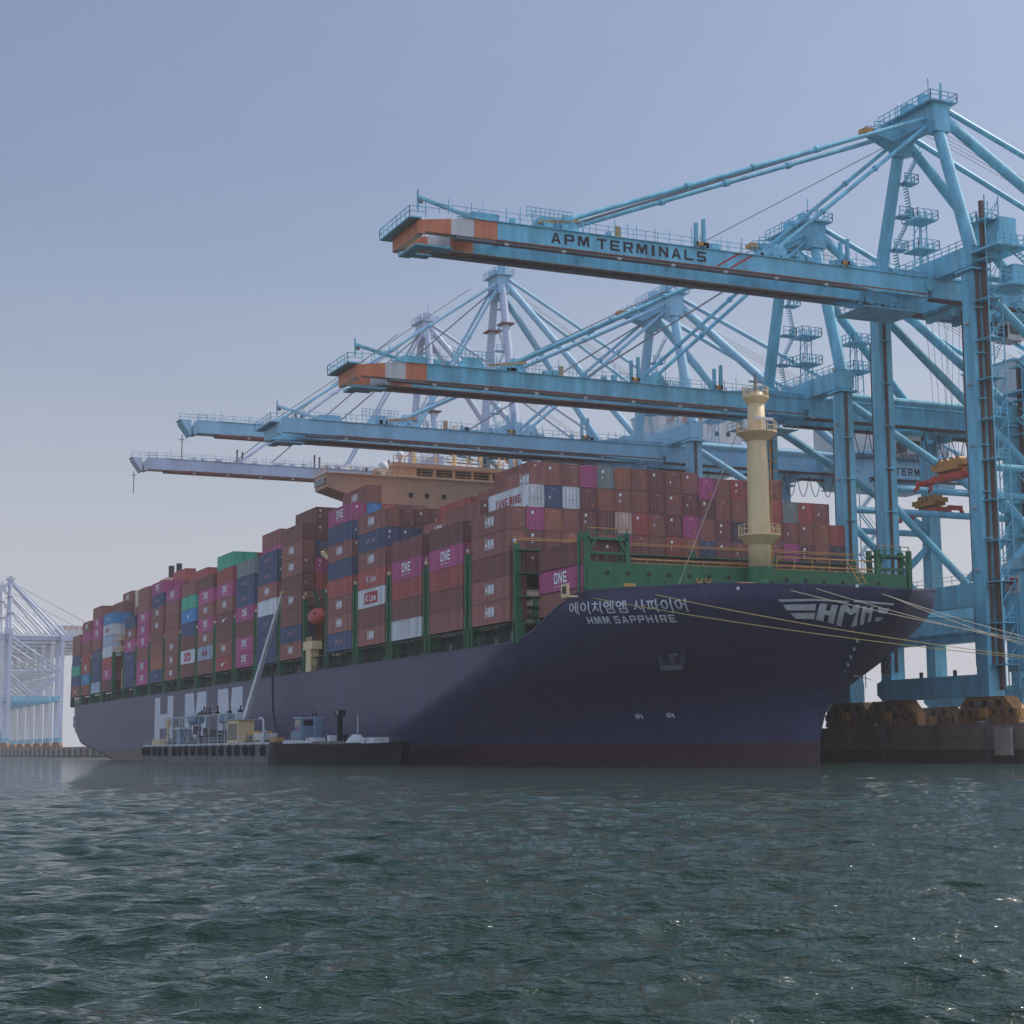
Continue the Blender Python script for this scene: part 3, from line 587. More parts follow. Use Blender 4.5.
dv = mb(GREEN); dv.beam((237.6, 3.5, 22), (237.6, 1.3, 28.7), .4, .5); dv.beam((233.2, 3.5, 22), (233.2, 1.3, 28.7), .4, .5); dv.build('davit', SHIP, SO)

# ------------------------------------------------------------------ containers
CC = {'b': ('brown', (.142, .052, .047)), 'd': ('dark maroon', (.100, .036, .036)), 'e': ('plum brown', (.118, .045, .046)), 'r': ('red', (.200, .044, .044)), 'o': ('rust orange', (.175, .062, .044)),
      'm': ('magenta', (.22, .040, .112)), 'n': ('navy blue', (.032, .042, .090)), 'g': ('grey green', (.16, .18, .17)), 't': ('teal green', (.035, .21, .155)), 'u': ('bright blue', (.035, .12, .27)),
      'w': ('off-white', (.46, .46, .43)), 'l': ('light grey', (.27, .30, .35)), 'p': ('pale pink beige', (.38, .27, .22)), 'k': ('charcoal', (.045, .035, .045))}
L_, W_, H_ = 12.19, 2.43, 2.84
def cmat(k): return mat('container paint '+CC[k][0], tuple(min(.66, c*k_) for c, k_ in zip(CC[k][1], (2.3, 2.45, 2.05) if min(CC[k][1]) < .1 else (1.6, 1.6, 1.6))) if True else tuple(min(.66, c*2.3) for c in CC[k][1]), .55, var=.13, dirt=.3, scale=.5)
CM = {}
def container_meshes(k):
    if k in CM: return CM[k]
    m = cmat(k); b = mb(m)
    def corr(y, sgn):
        n = len(b.v); N = 44; xs = []; step = (L_-.4)/N
        for i in range(N):
            x = .2+i*step; xs += [(x, 0), (x+step*.28, 0), (x+step*.5, 1), (x+step*.78, 1)]
        xs.append((L_-.2, 0))
        for x, dpt in xs:
            yy = y+sgn*(.03+.045*dpt); b.v.append((x, yy, .16)); b.v.append((x, yy, H_-.12))
        for i in range(len(xs)-1):
            a = n+2*i; f = (a, a+2, a+3, a+1); b.face(f if sgn > 0 else f[::-1])
    corr(0, 1); corr(W_, -1)
    b.box(0, .2, 0, W_, 0, H_)
    b.box(L_-.2, L_-.12, .1, W_-.1, .1, H_-.1)
    for y in (0, W_-.12): b.box(.2, L_-.2, y, y+.12, 0, .16); b.box(.2, L_-.2, y, y+.12, H_-.12, H_)
    for y in (0, W_-.16): b.box(L_-.2, L_, y, y+.16, 0, H_)
    b.box(L_-.2, L_, .16, W_-.16, 0, .14); b.box(L_-.2, L_, .16, W_-.16, H_-.14, H_)
    b.box(.2, L_-.2, .12, W_-.12, H_-.1, H_-.06); b.box(.2, L_-.2, .12, W_-.12, .05, .1)
    b.use(STEEL)
    for x in (-.004, L_-.174):
        for y in (-.004, W_-.158):
            for z in (-.004, H_-.114): b.box(x, x+.178, y, y+.162, z, z+.118)
    def mesh(bb, nm):
        o = bb.build(nm); me = o.data; COL.objects.unlink(o); bpy.data.objects.remove(o); return me
    body = mesh(b, 'container_body')
    dr = mb(m)
    dr.box(0, .05, .01, 1.05, .15, H_-.15)
    for z in np.linspace(.3, H_-.5, 5): dr.box(.05, .075, .06, 1.0, z, z+.28)
    door = mesh(dr, 'container_door')
    lk = mb(mat('dull galvanised rod', (.27, .22, .21), .5))
    for y in (.3, .78): lk.tube((.1, y, .1), (.1, y, H_-.1), .026, .026, 6); lk.box(.075, .13, y-.1, y+.14, 1.05, 1.13)
    lock = mesh(lk, 'lock_rod')
    CM[k] = (body, door, lock); return CM[k]
LM = {}
MKW = mat('white container lettering', (.88, .88, .88), .6, var=0, dirt=.05); MKR = mat('red container lettering', (.42, .035, .05), .6, var=0, dirt=.05); MKP = mat('pinkish container lettering', (.42, .24, .28), .6, var=0, dirt=.1)
LOGO = {'h': ('HMM lettering', [('HMM', MKW, 2.8, 1.3, 4.6, .85)]), 'O': ('ONE lettering', [('ONE', MKW, 3.5, 1.35, 4.3, 1.0), ('OCEAN NETWORK EXPRESS', MKW, 3.4, .18, 4.35, .55)]),
        'Y': ('YANG MING lettering', [('YANG MING', MKR, 8.0, 1.15, 2.3, .75)]), 'K': ('K Line lettering', [('K Line', MKW, 4.2, 1.0, 4.0, .9)]),
        'Q': ('red K Line block', [('#', MKR, 6.0, 1.75, 3.1, .55), ('K Line', MKW, 4.6, 1.1, 3.8, .87)]), 'S': ('small pinkish lettering', [('=', MKP, 4.0, .7, 4.1, 1.1)]),
        'W': ('white emblem', [('*', MKW, 1.6, 1.2, 5.3, .8)]), 'B': ('white bird-like emblem', [('~', MKW, 4.0, 1.0, 4.0, 1.0)]), 'P': ('reddish lettering', [('=', MKR, 4.5, 1.2, 3.8, .8)])}
def bars(w, h, n):                                             # lettering too worn to read: separate upright marks
    V, F = [], []
    for i in range(n):
        if i == n//2 and n > 3: continue
        x0 = i*w/n; x1 = x0+w/n*.6; k = len(V); V += [(x0, 0), (x1, 0), (x1, h*(1 if i % 2 else .85)), (x0, h)]; F.append((k, k+1, k+2, k+3))
    return V, F
def logo_mesh(c):
    if c in LM: return LM[c]
    b = MB()
    for i, (txt, m, w, hh, x, z) in enumerate(LOGO[c][1]):
        b.use(m); off = -.012-.012*i
        if txt == '#': T = ([(0, 0), (w, 0), (w, hh), (0, hh)], [(0, 1, 2, 3)])
        elif txt == '=': T = bars(w, hh, 7)
        elif txt == '*': T = ([(0, hh*.4), (w*.5, 0), (w, hh*.55), (w*.55, hh)], [(0, 1, 2, 3)])
        elif txt == '~': T = ([(0, 0), (w*.5, .1), (w, hh), (w*.62, hh*.55), (w*.2, hh*.45)], [(0, 1, 2, 3, 4)])
        elif set(txt) <= set('HMONEYAGIS '): T = block_text(txt, w, hh, gap=.3)
        else: T = fit_text(txt, w, hh, .008)
        b.text(T, lambda xx, yy: (x+xx, off, z+yy))
    if c == 'h': b.text(([(0, 0), (.3, .25), (-.05, .25)], [(0, 1, 2)]), lambda xx, yy: (4.6+xx, -.012, 2.2+yy))
    o = b.build('lettering'); me = o.data; COL.objects.unlink(o); bpy.data.objects.remove(o); LM[c] = me; return me
SPM = {}
def spot_mesh(k):                                               # white plates and small marks on the door end
    if k in SPM: return SPM[k]
    b = MB().use(MKW if k != 'w' else MKR); rnd = random.Random(k*7+3)
    if k % 3 != 0: b.box(.052, .06, .3, 1.15 if k % 2 else .9, 2.38, 2.52)
    else: b.box(.09, .1, .5, .8, 2.0, 2.35)
    if k % 4 == 1: b.use(SPRY); b.box(.09, .1, 1.5, 1.8, .5, .8)
    if k % 4 == 3: b.use(MKW); b.box(.09, .1, .5, .66, 1.2, 1.5)
    o = b.build('number_plate'); me = o.data; COL.objects.unlink(o); bpy.data.objects.remove(o); SPM[k] = me; return me
ORD = ['zeroth', 'first', 'second', 'third', 'fourth', 'fifth', 'sixth', 'seventh', 'eighth', 'ninth', 'tenth', 'eleventh', 'twelfth', 'thirteenth', 'fourteenth', 'fifteenth', 'sixteenth', 'seventeenth', 'eighteenth', 'nineteenth', 'twentieth']
def link(name, me, parent, loc=(0, 0, 0), rot=0, scale=None):
    o = bpy.data.objects.new(name, me); COL.objects.link(o); o.parent = parent; o.location = loc
    if rot: o.rotation_euler.z = rot
    return o
NC = 0
def container(code, x, y, z, label, grp, parts=True):
    global NC; NC += 1
    k = code[0]; body, door, lock = container_meshes(k)
    root = thing('shipping_container', (x, y, z), label, 'shipping container', grp)
    link('body', body, root)
    if parts:
        for i in range(2):
            dd = link('door', door, root, (L_-.1, .16 if i == 0 else W_-.16, .0), 0)
            if i: dd.scale = (1, -1, 1)
            link('lock_rod', lock, dd)
        link('number_plate', spot_mesh(NC % 8), root, (L_-.1, .12, 0))
    if len(code) > 1: link('lettering', logo_mesh(code[1]), root)
    return root
def desc(code):
    return CC[code[0]][0]+' container'+(' with '+LOGO[code[1]][0] if len(code) > 1 else '')
# outer starboard column of every bay, bottom to top (stern first)
SIDE = ['bW n t n b b', 'b uW rO r b m bh', 'l n nS nS b mO mO b', 'd mO r w l wP uW', 'n n nS mO bh n', 'mO mO b mO mO mO b b', 'nS o o d bh bh nS mO', 'bh bh bh b b b mO',
        'd wQ d n uW t b', 'e lP bh mO bh mO d', 'rB bh d dB bh mO r t', 'mO mO d mO nS nS g', 'n nS nS w bh nS nS', 'bh nS e bh d bh bh d', 'nS bh bh r n bh n mO',
        'bh d wQ rK bh nS bh', 'w e r mO d', 'b d r mO d', 'bh bh d bh bh']
INNER = {0: [(2, 6, 'b'), (3, 6, 'd')], 1: [(2, 7, 'b'), (3, 7, 'b')], 2: [(2, 8, 'b'), (3, 8, 'd')], 3: [(2, 7, 'u'), (2, 6, 'l'), (2, 8, 'd'), (3, 8, 'd'), (3, 9, 'bh'), (4, 9, 'b'), (5, 9, 't'), (5, 8, 'b'), (4, 8, 'b')],
         4: [(2, 6, 'n'), (2, 7, 'd'), (3, 7, 'd'), (4, 7, 'd'), (3, 6, 'd')], 5: [(2, 8, 'b'), (3, 8, 'r')], 6: [(2, 8, 'm'), (3, 8, 'd'), (3, 9, 'r')], 7: [(2, 7, 'r'), (3, 7, 'b'), (3, 8, 'r'), (4, 8, 'b')],
         8: [(2, 7, 'd'), (3, 8, 'b'), (4, 8, 'r'), (2, 8, 'r')], 9: [(2, 7, 'd'), (3, 8, 'b'), (4, 8, 'r'), (5, 8, 'b')], 10: [(2, 8, 't'), (3, 8, 'r'), (4, 8, 'm'), (2, 7, 'b')],
         11: [(2, 7, 'b'), (3, 9, 'b'), (4, 9, 'r'), (5, 9, 'o'), (6, 9, 'b'), (3, 8, 'm'), (4, 8, 'm'), (5, 8, 'r'), (6, 8, 'b')], 12: [(2, 7, 'n'), (3, 7, 'd'), (4, 8, 'b')],
         13: [(2, 9, 'd'), (3, 9, 'd'), (4, 9, 'b'), (2, 8, 'd'), (3, 8, 'b'), (4, 8, 'd'), (2, 7, 'n'), (3, 7, 'r'), (2, 6, 'm'), (3, 6, 'r'), (2, 5, 'r'), (3, 5, 'd'), (2, 4, 'd'), (3, 4, 'b')],
         14: [(2, 8, 'u'), (2, 9, 'bh'), (3, 8, 'r'), (4, 8, 'd'), (5, 8, 'b')], 15: [(2, 7, 'd'), (3, 7, 'd'), (4, 7, 'b'), (2, 6, 'n'), (3, 6, 'n'), (4, 6, 'd'), (5, 6, 'd'), (5, 7, 'b')],
         16: [(2, 5, 'd'), (3, 5, 'b'), (3, 6, 'bh'), (4, 6, 'd'), (5, 6, 'b'), (4, 7, 'r'), (5, 7, 'b')], 17: [(2, 5, 'd'), (3, 5, 'n'), (2, 6, 'b'), (3, 6, 'b'), (4, 6, 'r'), (4, 7, 'b'), (5, 7, 'd'), (5, 6, 'd'), (5, 8, 'b'), (6, 8, 'b'), (7, 8, 'l')]}
for i, s in enumerate(SIDE):
    nb = 19-i; x = BAYX[i]
    for t_, code in enumerate(s.split()):
        lab = f"{desc(code)}, {ORD[t_+1]} tier, {ORD[nb]} outer side stack from the bow"
        container(code, x, .02, ZB+TH_*t_, lab, 'containers stacked on the ship', i >= 12)
    for r_, t_, code in INNER.get(i, []):
        lab = f"{desc(code)}, tier {t_}, {ORD[r_]} row inward, {ORD[nb]} bay from the bow"
        container(code, x, .02+RW*(r_-1), ZB+TH_*(t_-1), lab, 'containers stacked on the ship', i >= 12)
for i in (3, 4, 13, 14):
    for t_, code in enumerate(['b', 'd', 'b', 'e', 'r'] if i != 13 else ['d', 'b', 'e']):
        container(code, BAYX[i], .02+RW, ZB+TH_*t_, f"{desc(code)}, tier {t_+1}, {ORD[2]} row inward, {ORD[19-i]} bay from the bow", 'containers stacked on the ship', False)
# the foremost full bay: rows 2..20 of its front
FR = {7: '.. bh b m g o b d b b m b r b b . . . .', 6: 'wY n w d o b b d b d d b b b r g r b .', 5: 'm o b d d p r b d m b d k e b b b o r', 4: 'd b o d b m b b r o n e b b b m d b k', 3: 'b d b b b b e b r b d b b b m d b b k'}
for t_, s in FR.items():
    for j, code in enumerate(s.split()):
        if code[0] == '.': continue
        r_ = j+2; yy = .02+RW*(r_-1)+(.5 if r_ > 14 else 0)
        hz = TH_ if r_ < 12 else (TH_-.1 if r_ < 16 else TH_-.04)
        if r_ == 2 and t_ > 6: continue
        zz = ZB+hz*(t_-1)
        if code == 'wY': code = 'wY'
        container(code, BAYX[18], yy, zz, f"{desc(code)}, tier {t_}, {ORD[r_]} row inward, foremost full bay", 'containers stacked on the ship')
# small forward bay behind the breakwater
for r_, codes in {2: 'b mO d', 3: 'd b d', 8: 'b d', 9: 'b b', 10: 'b m', 11: 'b b', 12: 'd n', 13: 'b r', 14: 'b b', 15: 'd b', 16: 'b o', 17: 'm', 18: 'd', 19: 'b'}.items():
    for t_, code in enumerate(codes.split()):
        z0 = 18.0+2.75*t_
        container(code, 319.9, .35+RW*(r_-1), z0, f"{desc(code)}, tier {t_+1}, {ORD[r_]} row inward, behind the green breakwater", 'containers stacked on the ship')
# a stack on the far quay and one beside the near crane
for k in range(4):
    for j in range(2): container(['b', 'o', 'r', 'b'][k], -575-j*14, 58+j*.0, QZ+2.9*k, f"{CC[['b', 'o', 'r', 'b'][k]][0]} container on the far quay, {ORD[k+1]} from ground, {'nearer' if j == 0 else 'farther'} stack", 'containers on the quay', False)
container('m', 298.3, 59.5, QZ, 'magenta container standing on the quay beneath the near crane', 'containers on the quay')

# ------------------------------------------------------------------ quay cranes
YS, YL = 57.0, 87.5
def crane(label, xs, zb, ztop, zap, ytip, style='apm', hx=10., gx=(4.0, -4.7), boomh=1.9, lift=None, text=False, house=True, detail=1, col=None, por=None, portal_z=21.2, stays=((1.0,), (31.,)), band=True, group='quay cranes'):
    XC = xs; O = Vector((XC, YS, QZ)); root = thing('quay_crane', O, label, 'quay crane', group)
    c1 = col or BLUE; c2 = por or c1; leg = c1
    X0, X1 = XC-hx, XC+hx
    B = lambda b, name, parent=root, **k: b.build(name, parent, O if parent is root else O, **k)
    bz = zb-boomh
    # legs
    for xx in (X0, X1):
        b = mb(leg); b.beam((xx, YS, 11.0), (xx, YS, ztop), 2.3, 2.2, 2.0, 2.0)
        if detail:
            b.use(RAILB); sx = 1 if xx == X1 else -1
            b.box(xx+1.16, xx+1.4, YS-.5, YS-.15, 12, ztop-3); b.box(xx-1.5, xx-1.2, YS-.9, YS-.6, 12, ztop-8)
            b.use(leg)
            for z in np.arange(16, ztop-4, 6): b.box(xx+1.1, xx+1.7, YS-.9, YS+.6, z, z+.12)
        B(b, 'sea_leg')
        b = mb(leg if detail else leg); b.beam((xx, YL, 11.0), (xx, YL, ztop-3), 2.3, 2.2, 2.0, 2.0); B(b, 'land_leg')
    # sills + bogies
    for yy in (YS, YL):
        b = mb(c2); b.box(X0-1.2, X1+1.2, yy-1.2, yy+1.2, 8.2, 11.0); b.hexa([(X0-2.4, yy-1, 9), (X0-1.2, yy-1, 8.2), (X0-1.2, yy+1, 8.2), (X0-2.4, yy+1, 9), (X0-2.4, yy-1, 10.6), (X0-1.2, yy-1, 11), (X0-1.2, yy+1, 11), (X0-2.4, yy+1, 10.6)])
        if detail: b.use(BLACK); [b.box(x, x+.3, yy-.2, yy+.2, 11.0, 11.8) for x in (X0+6, X0+13)]
        B(b, 'sill_beam')
        for xx in (X0, X1):
            b = mb(BOGIE); b.hexa([(xx-5.2, yy-1.0, 6.6), (xx+5.2, yy-1.0, 6.6), (xx+5.2, yy+1.0, 6.6), (xx-5.2, yy+1.0, 6.6), (xx-3.6, yy-1.0, 8.18), (xx+3.6, yy-1.0, 8.18), (xx+3.6, yy+1.0, 8.18), (xx-3.6, yy+1.0, 8.18)])
            for dx in (-3, 3):
                b.box(xx+dx-2.7, xx+dx+2.7, yy-.85, yy+.85, 5.75, 6.58)
                for dd in (-1.5, 1.5):
                    b.hexa([(xx+dx+dd-1.4, yy-.7, 4.85), (xx+dx+dd+1.4, yy-.7, 4.85), (xx+dx+dd+1.4, yy+.7, 4.85), (xx+dx+dd-1.4, yy+.7, 4.85), (xx+dx+dd-1.1, yy-.7, 5.73), (xx+dx+dd+1.1, yy-.7, 5.73), (xx+dx+dd+1.1, yy+.7, 5.73), (xx+dx+dd-1.1, yy+.7, 5.73)])
            b.use(BLACK); [b.box(xx+dx-.45, xx+dx+.45, yy-1.05, yy-1.003, 6.9, 7.7) for dx in (-2.6, 0, 2.6)]; [b.box(xx+dx-.3, xx+dx+.3, yy-.9, yy-.853, 5.9, 6.5) for dx in (-4.6, -3, -1.4, 1.4, 3, 4.6)]; b.use(STEEL); [b.tube((xx+dx, yy-1.3, 7.3), (xx+dx, yy-1.0, 7.3), .35, .35, 10) for dx in (-1.3, 1.3)]; b.use(SPRY); b.box(xx+5.2, xx+5.8, yy-.5, yy+.5, 5.4, 6.6); b.box(xx-1, xx+.4, yy-1.3, yy-.8, 5.6, 6.8); bo = B(b, 'bogie')
            w = mb(STEEL)
            for dx in (-5.3, -3.7, -2.3, -.7, .7, 2.3, 3.7, 5.3): w.tube((xx+dx, yy-.35, 4.9), (xx+dx, yy+.35, 4.9), .42, .42, 12)
            wo = w.build('wheels', bo, O)
    # portal beams and frame bracing on both sides
    pz = portal_z
    for xx in (X0, X1):
        b = mb(c2); b.box(xx-.9, xx+.9, YS+1.0, YL-1.0, pz-1.5, pz+1.5); B(b, 'portal_beam')
        b = mb(c1); ym = (YS+YL)/2
        b.tube((xx, YS+.9, ztop-3.6), (xx, YL-.9, ztop-3.6), .52)
        b.tube((xx, YS+.9, pz+16.4), (xx, YL-.9, pz+16.4), .5)
        b.tube((xx, YS+.5, ztop-4.2), (xx, YL-.5, pz+17), .62)
        b.tube((xx, YS+.9, pz+14.2), (xx, ym-.3, pz+1.9), .55); b.tube((xx, YL-.9, pz+14.2), (xx, ym+.3, pz+1.9), .55)
        B(b, 'side_brace')
    for yy in (YS, YL):
        b = mb(c2); b.box(X0+1.2, X1-1.2, yy-1.0, yy+1.0, pz-1.45, pz+1.45)
        b.use(ALU); b.rail([(X0, yy-1, pz+1.5), (X1, yy-1, pz+1.5)], 1.1, 1.8, .035, 2); B(b, 'cross_beam')
    if detail:
        b = mb(c1); b.box(X0+1.2, X1-1.2, YS-.4, YS+3.4, 16.3, 16.6); b.box(X0+1.2, X1-1.2, YS-.3, YS+.1, 15.3, 16.3); b.rail([(X0+1, YS-.4, 16.6), (X1-1, YS-.4, 16.6)], 1.1, 1.8, .04, 2); B(b, 'lower_walkway')
    for yy in (YS, YL):                                          # top beams
        zt = ztop if yy == YS else ztop-3
        b = mb(c1); b.box(X0-1.3, X1+1.3, yy-1.15, yy+1.15, zt-2.6, zt); b.box(X0-1.7, X0+1.7, yy-1.5, yy+1.5, zt-3.2, zt-2.9); b.box(X1-1.7, X1+1.7, yy-1.5, yy+1.5, zt-3.2, zt-2.9)
        b.rail([(X0, yy-1.15, zt), (X1, yy-1.15, zt)], 1.1, 1.5, .045, 2); b.rail([(X0, yy+1.15, zt), (X1, yy+1.15, zt)], 1.1, 1.5, .045, 2)
        B(b, 'top_beam')
    # boom and bridge girders
    gw = 1.2; yend = 121.0
    ends = [ytip, ytip+3.3, ytip+6.2, ytip+9.2] if band else [ytip]*4
    for n_, gxx in enumerate(gx):
        xa, xb = (XC+gxx-gw, XC+gxx) if gxx > 0 or len(gx) == 1 else (XC+gxx, XC+gxx+gw)
        if len(gx) == 1: xa, xb = XC-1.6, XC+1.6
        b = MB()
        if band:
            for (ya, yb_, m) in ((ends[0], ends[1], ORG), (ends[1], ends[2], GRYB), (ends[2], ends[3], ORG)):
                ta = max(0, 1-(ya-ytip)/6.2)*.9; tb = max(0, 1-(yb_-ytip)/6.2)*.9
                b.use(m); b.hexa([(xa, ya, bz), (xb, ya, bz), (xb, yb_, bz), (xa, yb_, bz), (xa, ya, zb-ta), (xb, ya, zb-ta), (xb, yb_, zb-tb), (xa, yb_, zb-tb)])
        b.use(c1); b.box(xa, xb, ends[3], 41, bz, zb); b.hexa([(xa, 41, bz), (xb, 41, bz), (xb, 46, bz-.4), (xa, 46, bz-.4), (xa, 41, zb), (xb, 41, zb), (xb, 46, zb+.6), (xa, 46, zb+.6)]); b.box(xa, xb, 46, 54.5, bz-.4, zb+.6)
        b.use(STEEL if style == 'apm' else RUSTL); b.box(xa+.1, xb-.1, ytip+4, 54.5, bz-.35, bz-.002)
        b.use(RUSTL); b.box(xb-.12, xb+.06, ytip+9, 54.5, bz-.08, bz+.08)
        sgn = 1 if gxx > 0 else -1; xi = xa if sgn > 0 else xb
        b.use(ALU); b.box(min(xi, xi-sgn*.75), max(xi, xi-sgn*.75), ytip+4, 53, bz+.15, bz+.27)
        B(b, 'boom')
        b = mb(c1); b.box(xa, xb, 55.2, yend, bz-.4, zb+.3); b.use(RAILB); b.box(xa+.1, xb-.1, 55.2, yend-1, bz-.7, bz-.402); B(b, 'bridge_girder')
    w0, w1 = (XC+gx[-1], XC+gx[0]) if len(gx) > 1 else (XC-1.6, XC+1.6)
    b = MB().use(ORG if band else c1)
    b.box(w0, w1, ytip-.8, ytip-.01, bz-.3, zb-.95)
    b.use(c1)
    if len(gx) > 1:
        for yy in np.arange(ytip+12, 118, 12.0): b.box(w0+1.2, w1-1.2, yy, yy+.5, zb-.55, zb-.15)
    B(b, 'end_tie')
    b = mb(c1)                                                   # walkways, railings, tip platforms
    for sx in (w1, w0):
        xo = sx+.22 if sx == w1 else sx-.22
        b.box(min(sx, xo), max(sx, xo), ytip+4, 119, zb-.12, zb-.02)
        b.rail([(xo, ytip, zb-.05), (xo, 119, zb-.05)], 1.15, 1.7 if detail else 4, .032 if detail else .07, 2)
        if detail:
            for k in range(34): y = ytip+3+k*2.1+random.uniform(-1, 1); b.beam((xo, y, zb), (xo, y, zb+random.uniform(1.4, 2.3)), .07, .07)
            for k in range(16): y = random.uniform(ytip+9, 50); b.box(min(sx, xo)-.3, max(sx, xo)+.05, y, y+random.uniform(.5, 1.4), zb, zb+random.uniform(.3, .8))
    B(b, 'boom_walkway')
    if style == 'apm':
        b = mb(c1); b.box(w0-1.2, w1+.3, ytip-2.0, ytip-.5, zb-.93, zb-.75); b.rail([(w0-1.2, ytip-2.0, zb-.75), (w1+.3, ytip-2.0, zb-.75)], 1.2, 1.3, .04, 2); b.rail([(w1+.3, ytip-2.0, zb-.75), (w1+.3, ytip, zb-.75)], 1.2, 1.3, .04, 2); b.rail([(w0-1.2, ytip-2.0, zb-.75), (w0-1.2, ytip+1, zb-.75)], 1.2, 1.3, .04, 2)
        b.box(w1-3.4, w1-1.4, ytip-.6, ytip+4, bz-1.3, bz-1.1); b.box(w0+1.5, w0+3, ytip-.6, ytip+3, bz-1.1, bz-.9); b.box(w0+2, w1-2, ytip-.8, ytip+.6, bz-1.4, bz-1.2)
        b.rail([(w1-3.4, ytip+4, bz-1.1), (w0+2, ytip-.8, bz-1.1)], .8, 1.5, .04, 1)
        b.beam((w1+.3, ytip-1, zb+1.6), (w1-.4, ytip+5.5, zb+.3), .35, .35); b.beam((w1+.3, ytip-1, zb), (w1+.3, ytip-1, zb+2.4), .18, .18)
        b.use(STEEL); b.box(w1+.1, w1+.5, ytip-.9, ytip-.4, zb+.9, zb+1.3)
        B(b, 'tip_platform')
        for yy in (stays[0][0]-8 if len(stays[0]) else 0, stays[1][0]+.5):
            pass
        b = mb(c1)                                               # hinge and sheave housings on the boom
        for gxx in (w1-.6, w0+.6):
            for yy in (stays[0][0], stays[1][0]): b.hexa([(gxx-.5, yy-1.6, zb), (gxx+.5, yy-1.6, zb), (gxx+.5, yy+1.6, zb), (gxx-.5, yy+1.6, zb), (gxx-.3, yy-.5, zb+1.9), (gxx+.3, yy-.5, zb+1.9), (gxx+.3, yy+.6, zb+1.9), (gxx-.3, yy+.6, zb+1.9)])
        b.box(w0+1, w1-.2, ytip+23-17, ytip+26.5-17, zb, zb+.9) if detail else None
        b.rail([(w1, ytip+13, zb+.9), (w1, ytip+19, zb+.9)], 1.4, .6, .04, 3); b.hexa([(w1-2, ytip+14, zb), (w1-.2, ytip+14, zb), (w1-.2, ytip+18, zb), (w1-2, ytip+18, zb), (w1-1.8, ytip+15, zb+1.5), (w1-.4, ytip+15, zb+1.5), (w1-.4, ytip+17, zb+1.5), (w1-1.8, ytip+17, zb+1.5)])
        b.use(YEL); b.beam((w1-.3, stays[0][0]-4, zb+.6), (w1-.3, stays[0][0]+1.5, zb+1.4), .35, .35); b.box(w1-.5, w1-.1, stays[0][0]+6.5, stays[0][0]+7.1, zb+.1, zb+1.4)
        B(b, 'stay_bracket')
        b = mb(c1)                                               # tall paired floodlight fins
        for yy in (stays[0][0]+17.5, stays[1][0]+9): b = mb(c1); b.beam((w1+.3, yy, zb), (w1+.3, yy, zb+3.0), .35, .5); b.beam((w1+.3, yy+1.1, zb), (w1+.3, yy+1.1, zb+3.6), .35, .5); b.use(SPRY); b.box(w1, w1+.55, yy-.1, yy+1.3, zb+.1, zb+.6); b.use(c1); B(b, 'boom_latch_post')
    else:
        b = mb(c1); b.hexa([(w0-.3, ytip-3.2, zb-.7), (w1+.3, ytip-3.2, zb-.7), (w1+.3, ytip-1.3, bz-.7), (w0-.3, ytip-1.3, bz-.7), (w0-.3, ytip-3.2, zb-.3), (w1+.3, ytip-3.2, zb-.3), (w1+.3, ytip-1.3, zb-.2), (w0-.3, ytip-1.3, zb-.2)])
        b.box(w0, w1, ytip-3.6, ytip-1.3, zb-.3, zb-.15); b.rail([(w1, ytip-3.6, zb-.15), (w1, ytip+2, zb-.15)], 1.1, 1.5, .05, 2)
        b.use(RAILB); b.beam((w1, ytip-3, bz-.7), (w1, ytip-3, bz-5.5), .15, .15); b.beam((w1, ytip-3.6, bz-1.6), (w1, ytip-2.4, bz-1.6), .12, .12)
        for yy in (ytip+20, ytip+38, ytip+56): b.beam((w1-.5, yy, zb), (w1-.5, yy, zb+3), .3, .4); b.beam((w1-.5, yy+1.2, zb), (w1-.5, yy+1.2, zb+2.6), .3, .4)
        B(b, 'tip_platform')
    # A-frame and stays
    hw = 5.2 if style == 'apm' else 2.6; zh = zap-3.5
    for xx, sg in ((X0, -1), (X1, 1)):
        b = mb(leg if style == 'apm' else LAV if detail else leg); b.tube((xx, YS, ztop), (XC+sg*hw*.75, YS, zh+.5), .92, .8, 12)
        if style != 'apm':
            b.use(RUSTL)
            for f_ in (.35, .72): p = Vector((xx, YS, ztop)).lerp(Vector((XC+sg*hw*.75, YS, zh)), f_); b.box(p.x-1.6, p.x+1.6, YS-1.4, YS+1.4, p.z, p.z+.3)
        B(b, 'a_frame_leg')
        b = mb(leg); b.tube((XC+sg*hw*.8, YS+.8, zh+1.0), (xx, YL, ztop-3), .72, .72, 12)
        if sg > 0 or True: b.tube((XC+sg*hw*.9, YS+1, zh+2.0), (XC+sg*6.2, 119 if detail else 91, zb+.6), .42, .42, 8)
        B(b, 'back_strut')
    b = mb(c1)
    b.box(XC-hw, XC+hw, YS-1.3, YS+1.3, zh, zh+2.6); b.hexa([(XC-hw, YS-1.1, zh-1.8), (XC-hw+2.2, YS-1.1, zh-2.2), (XC-hw+2.2, YS+1.1, zh-2.2), (XC-hw, YS+1.1, zh-1.8), (XC-hw, YS-1.1, zh), (XC-hw+3, YS-1.1, zh), (XC-hw+3, YS+1.1, zh), (XC-hw, YS+1.1, zh)])
    b.box(XC+hw-1.9, XC+hw+.2, YS-1.25, YS+1.25, zh-1.4, zh); b.box(XC-hw-.6, XC+hw+.6, YS-2.2, YS+2.2, zh+2.6, zh+2.8)
    for P in ([(XC-hw-.6, YS-2.2), (XC+hw+.6, YS-2.2)], [(XC+hw+.6, YS-2.2), (XC+hw+.6, YS+2.2)], [(XC-hw-.6, YS+2.2), (XC+hw+.6, YS+2.2)]): b.rail([(p[0], p[1], zh+2.8) for p in P], 1.2, 1.2, .05, 2)
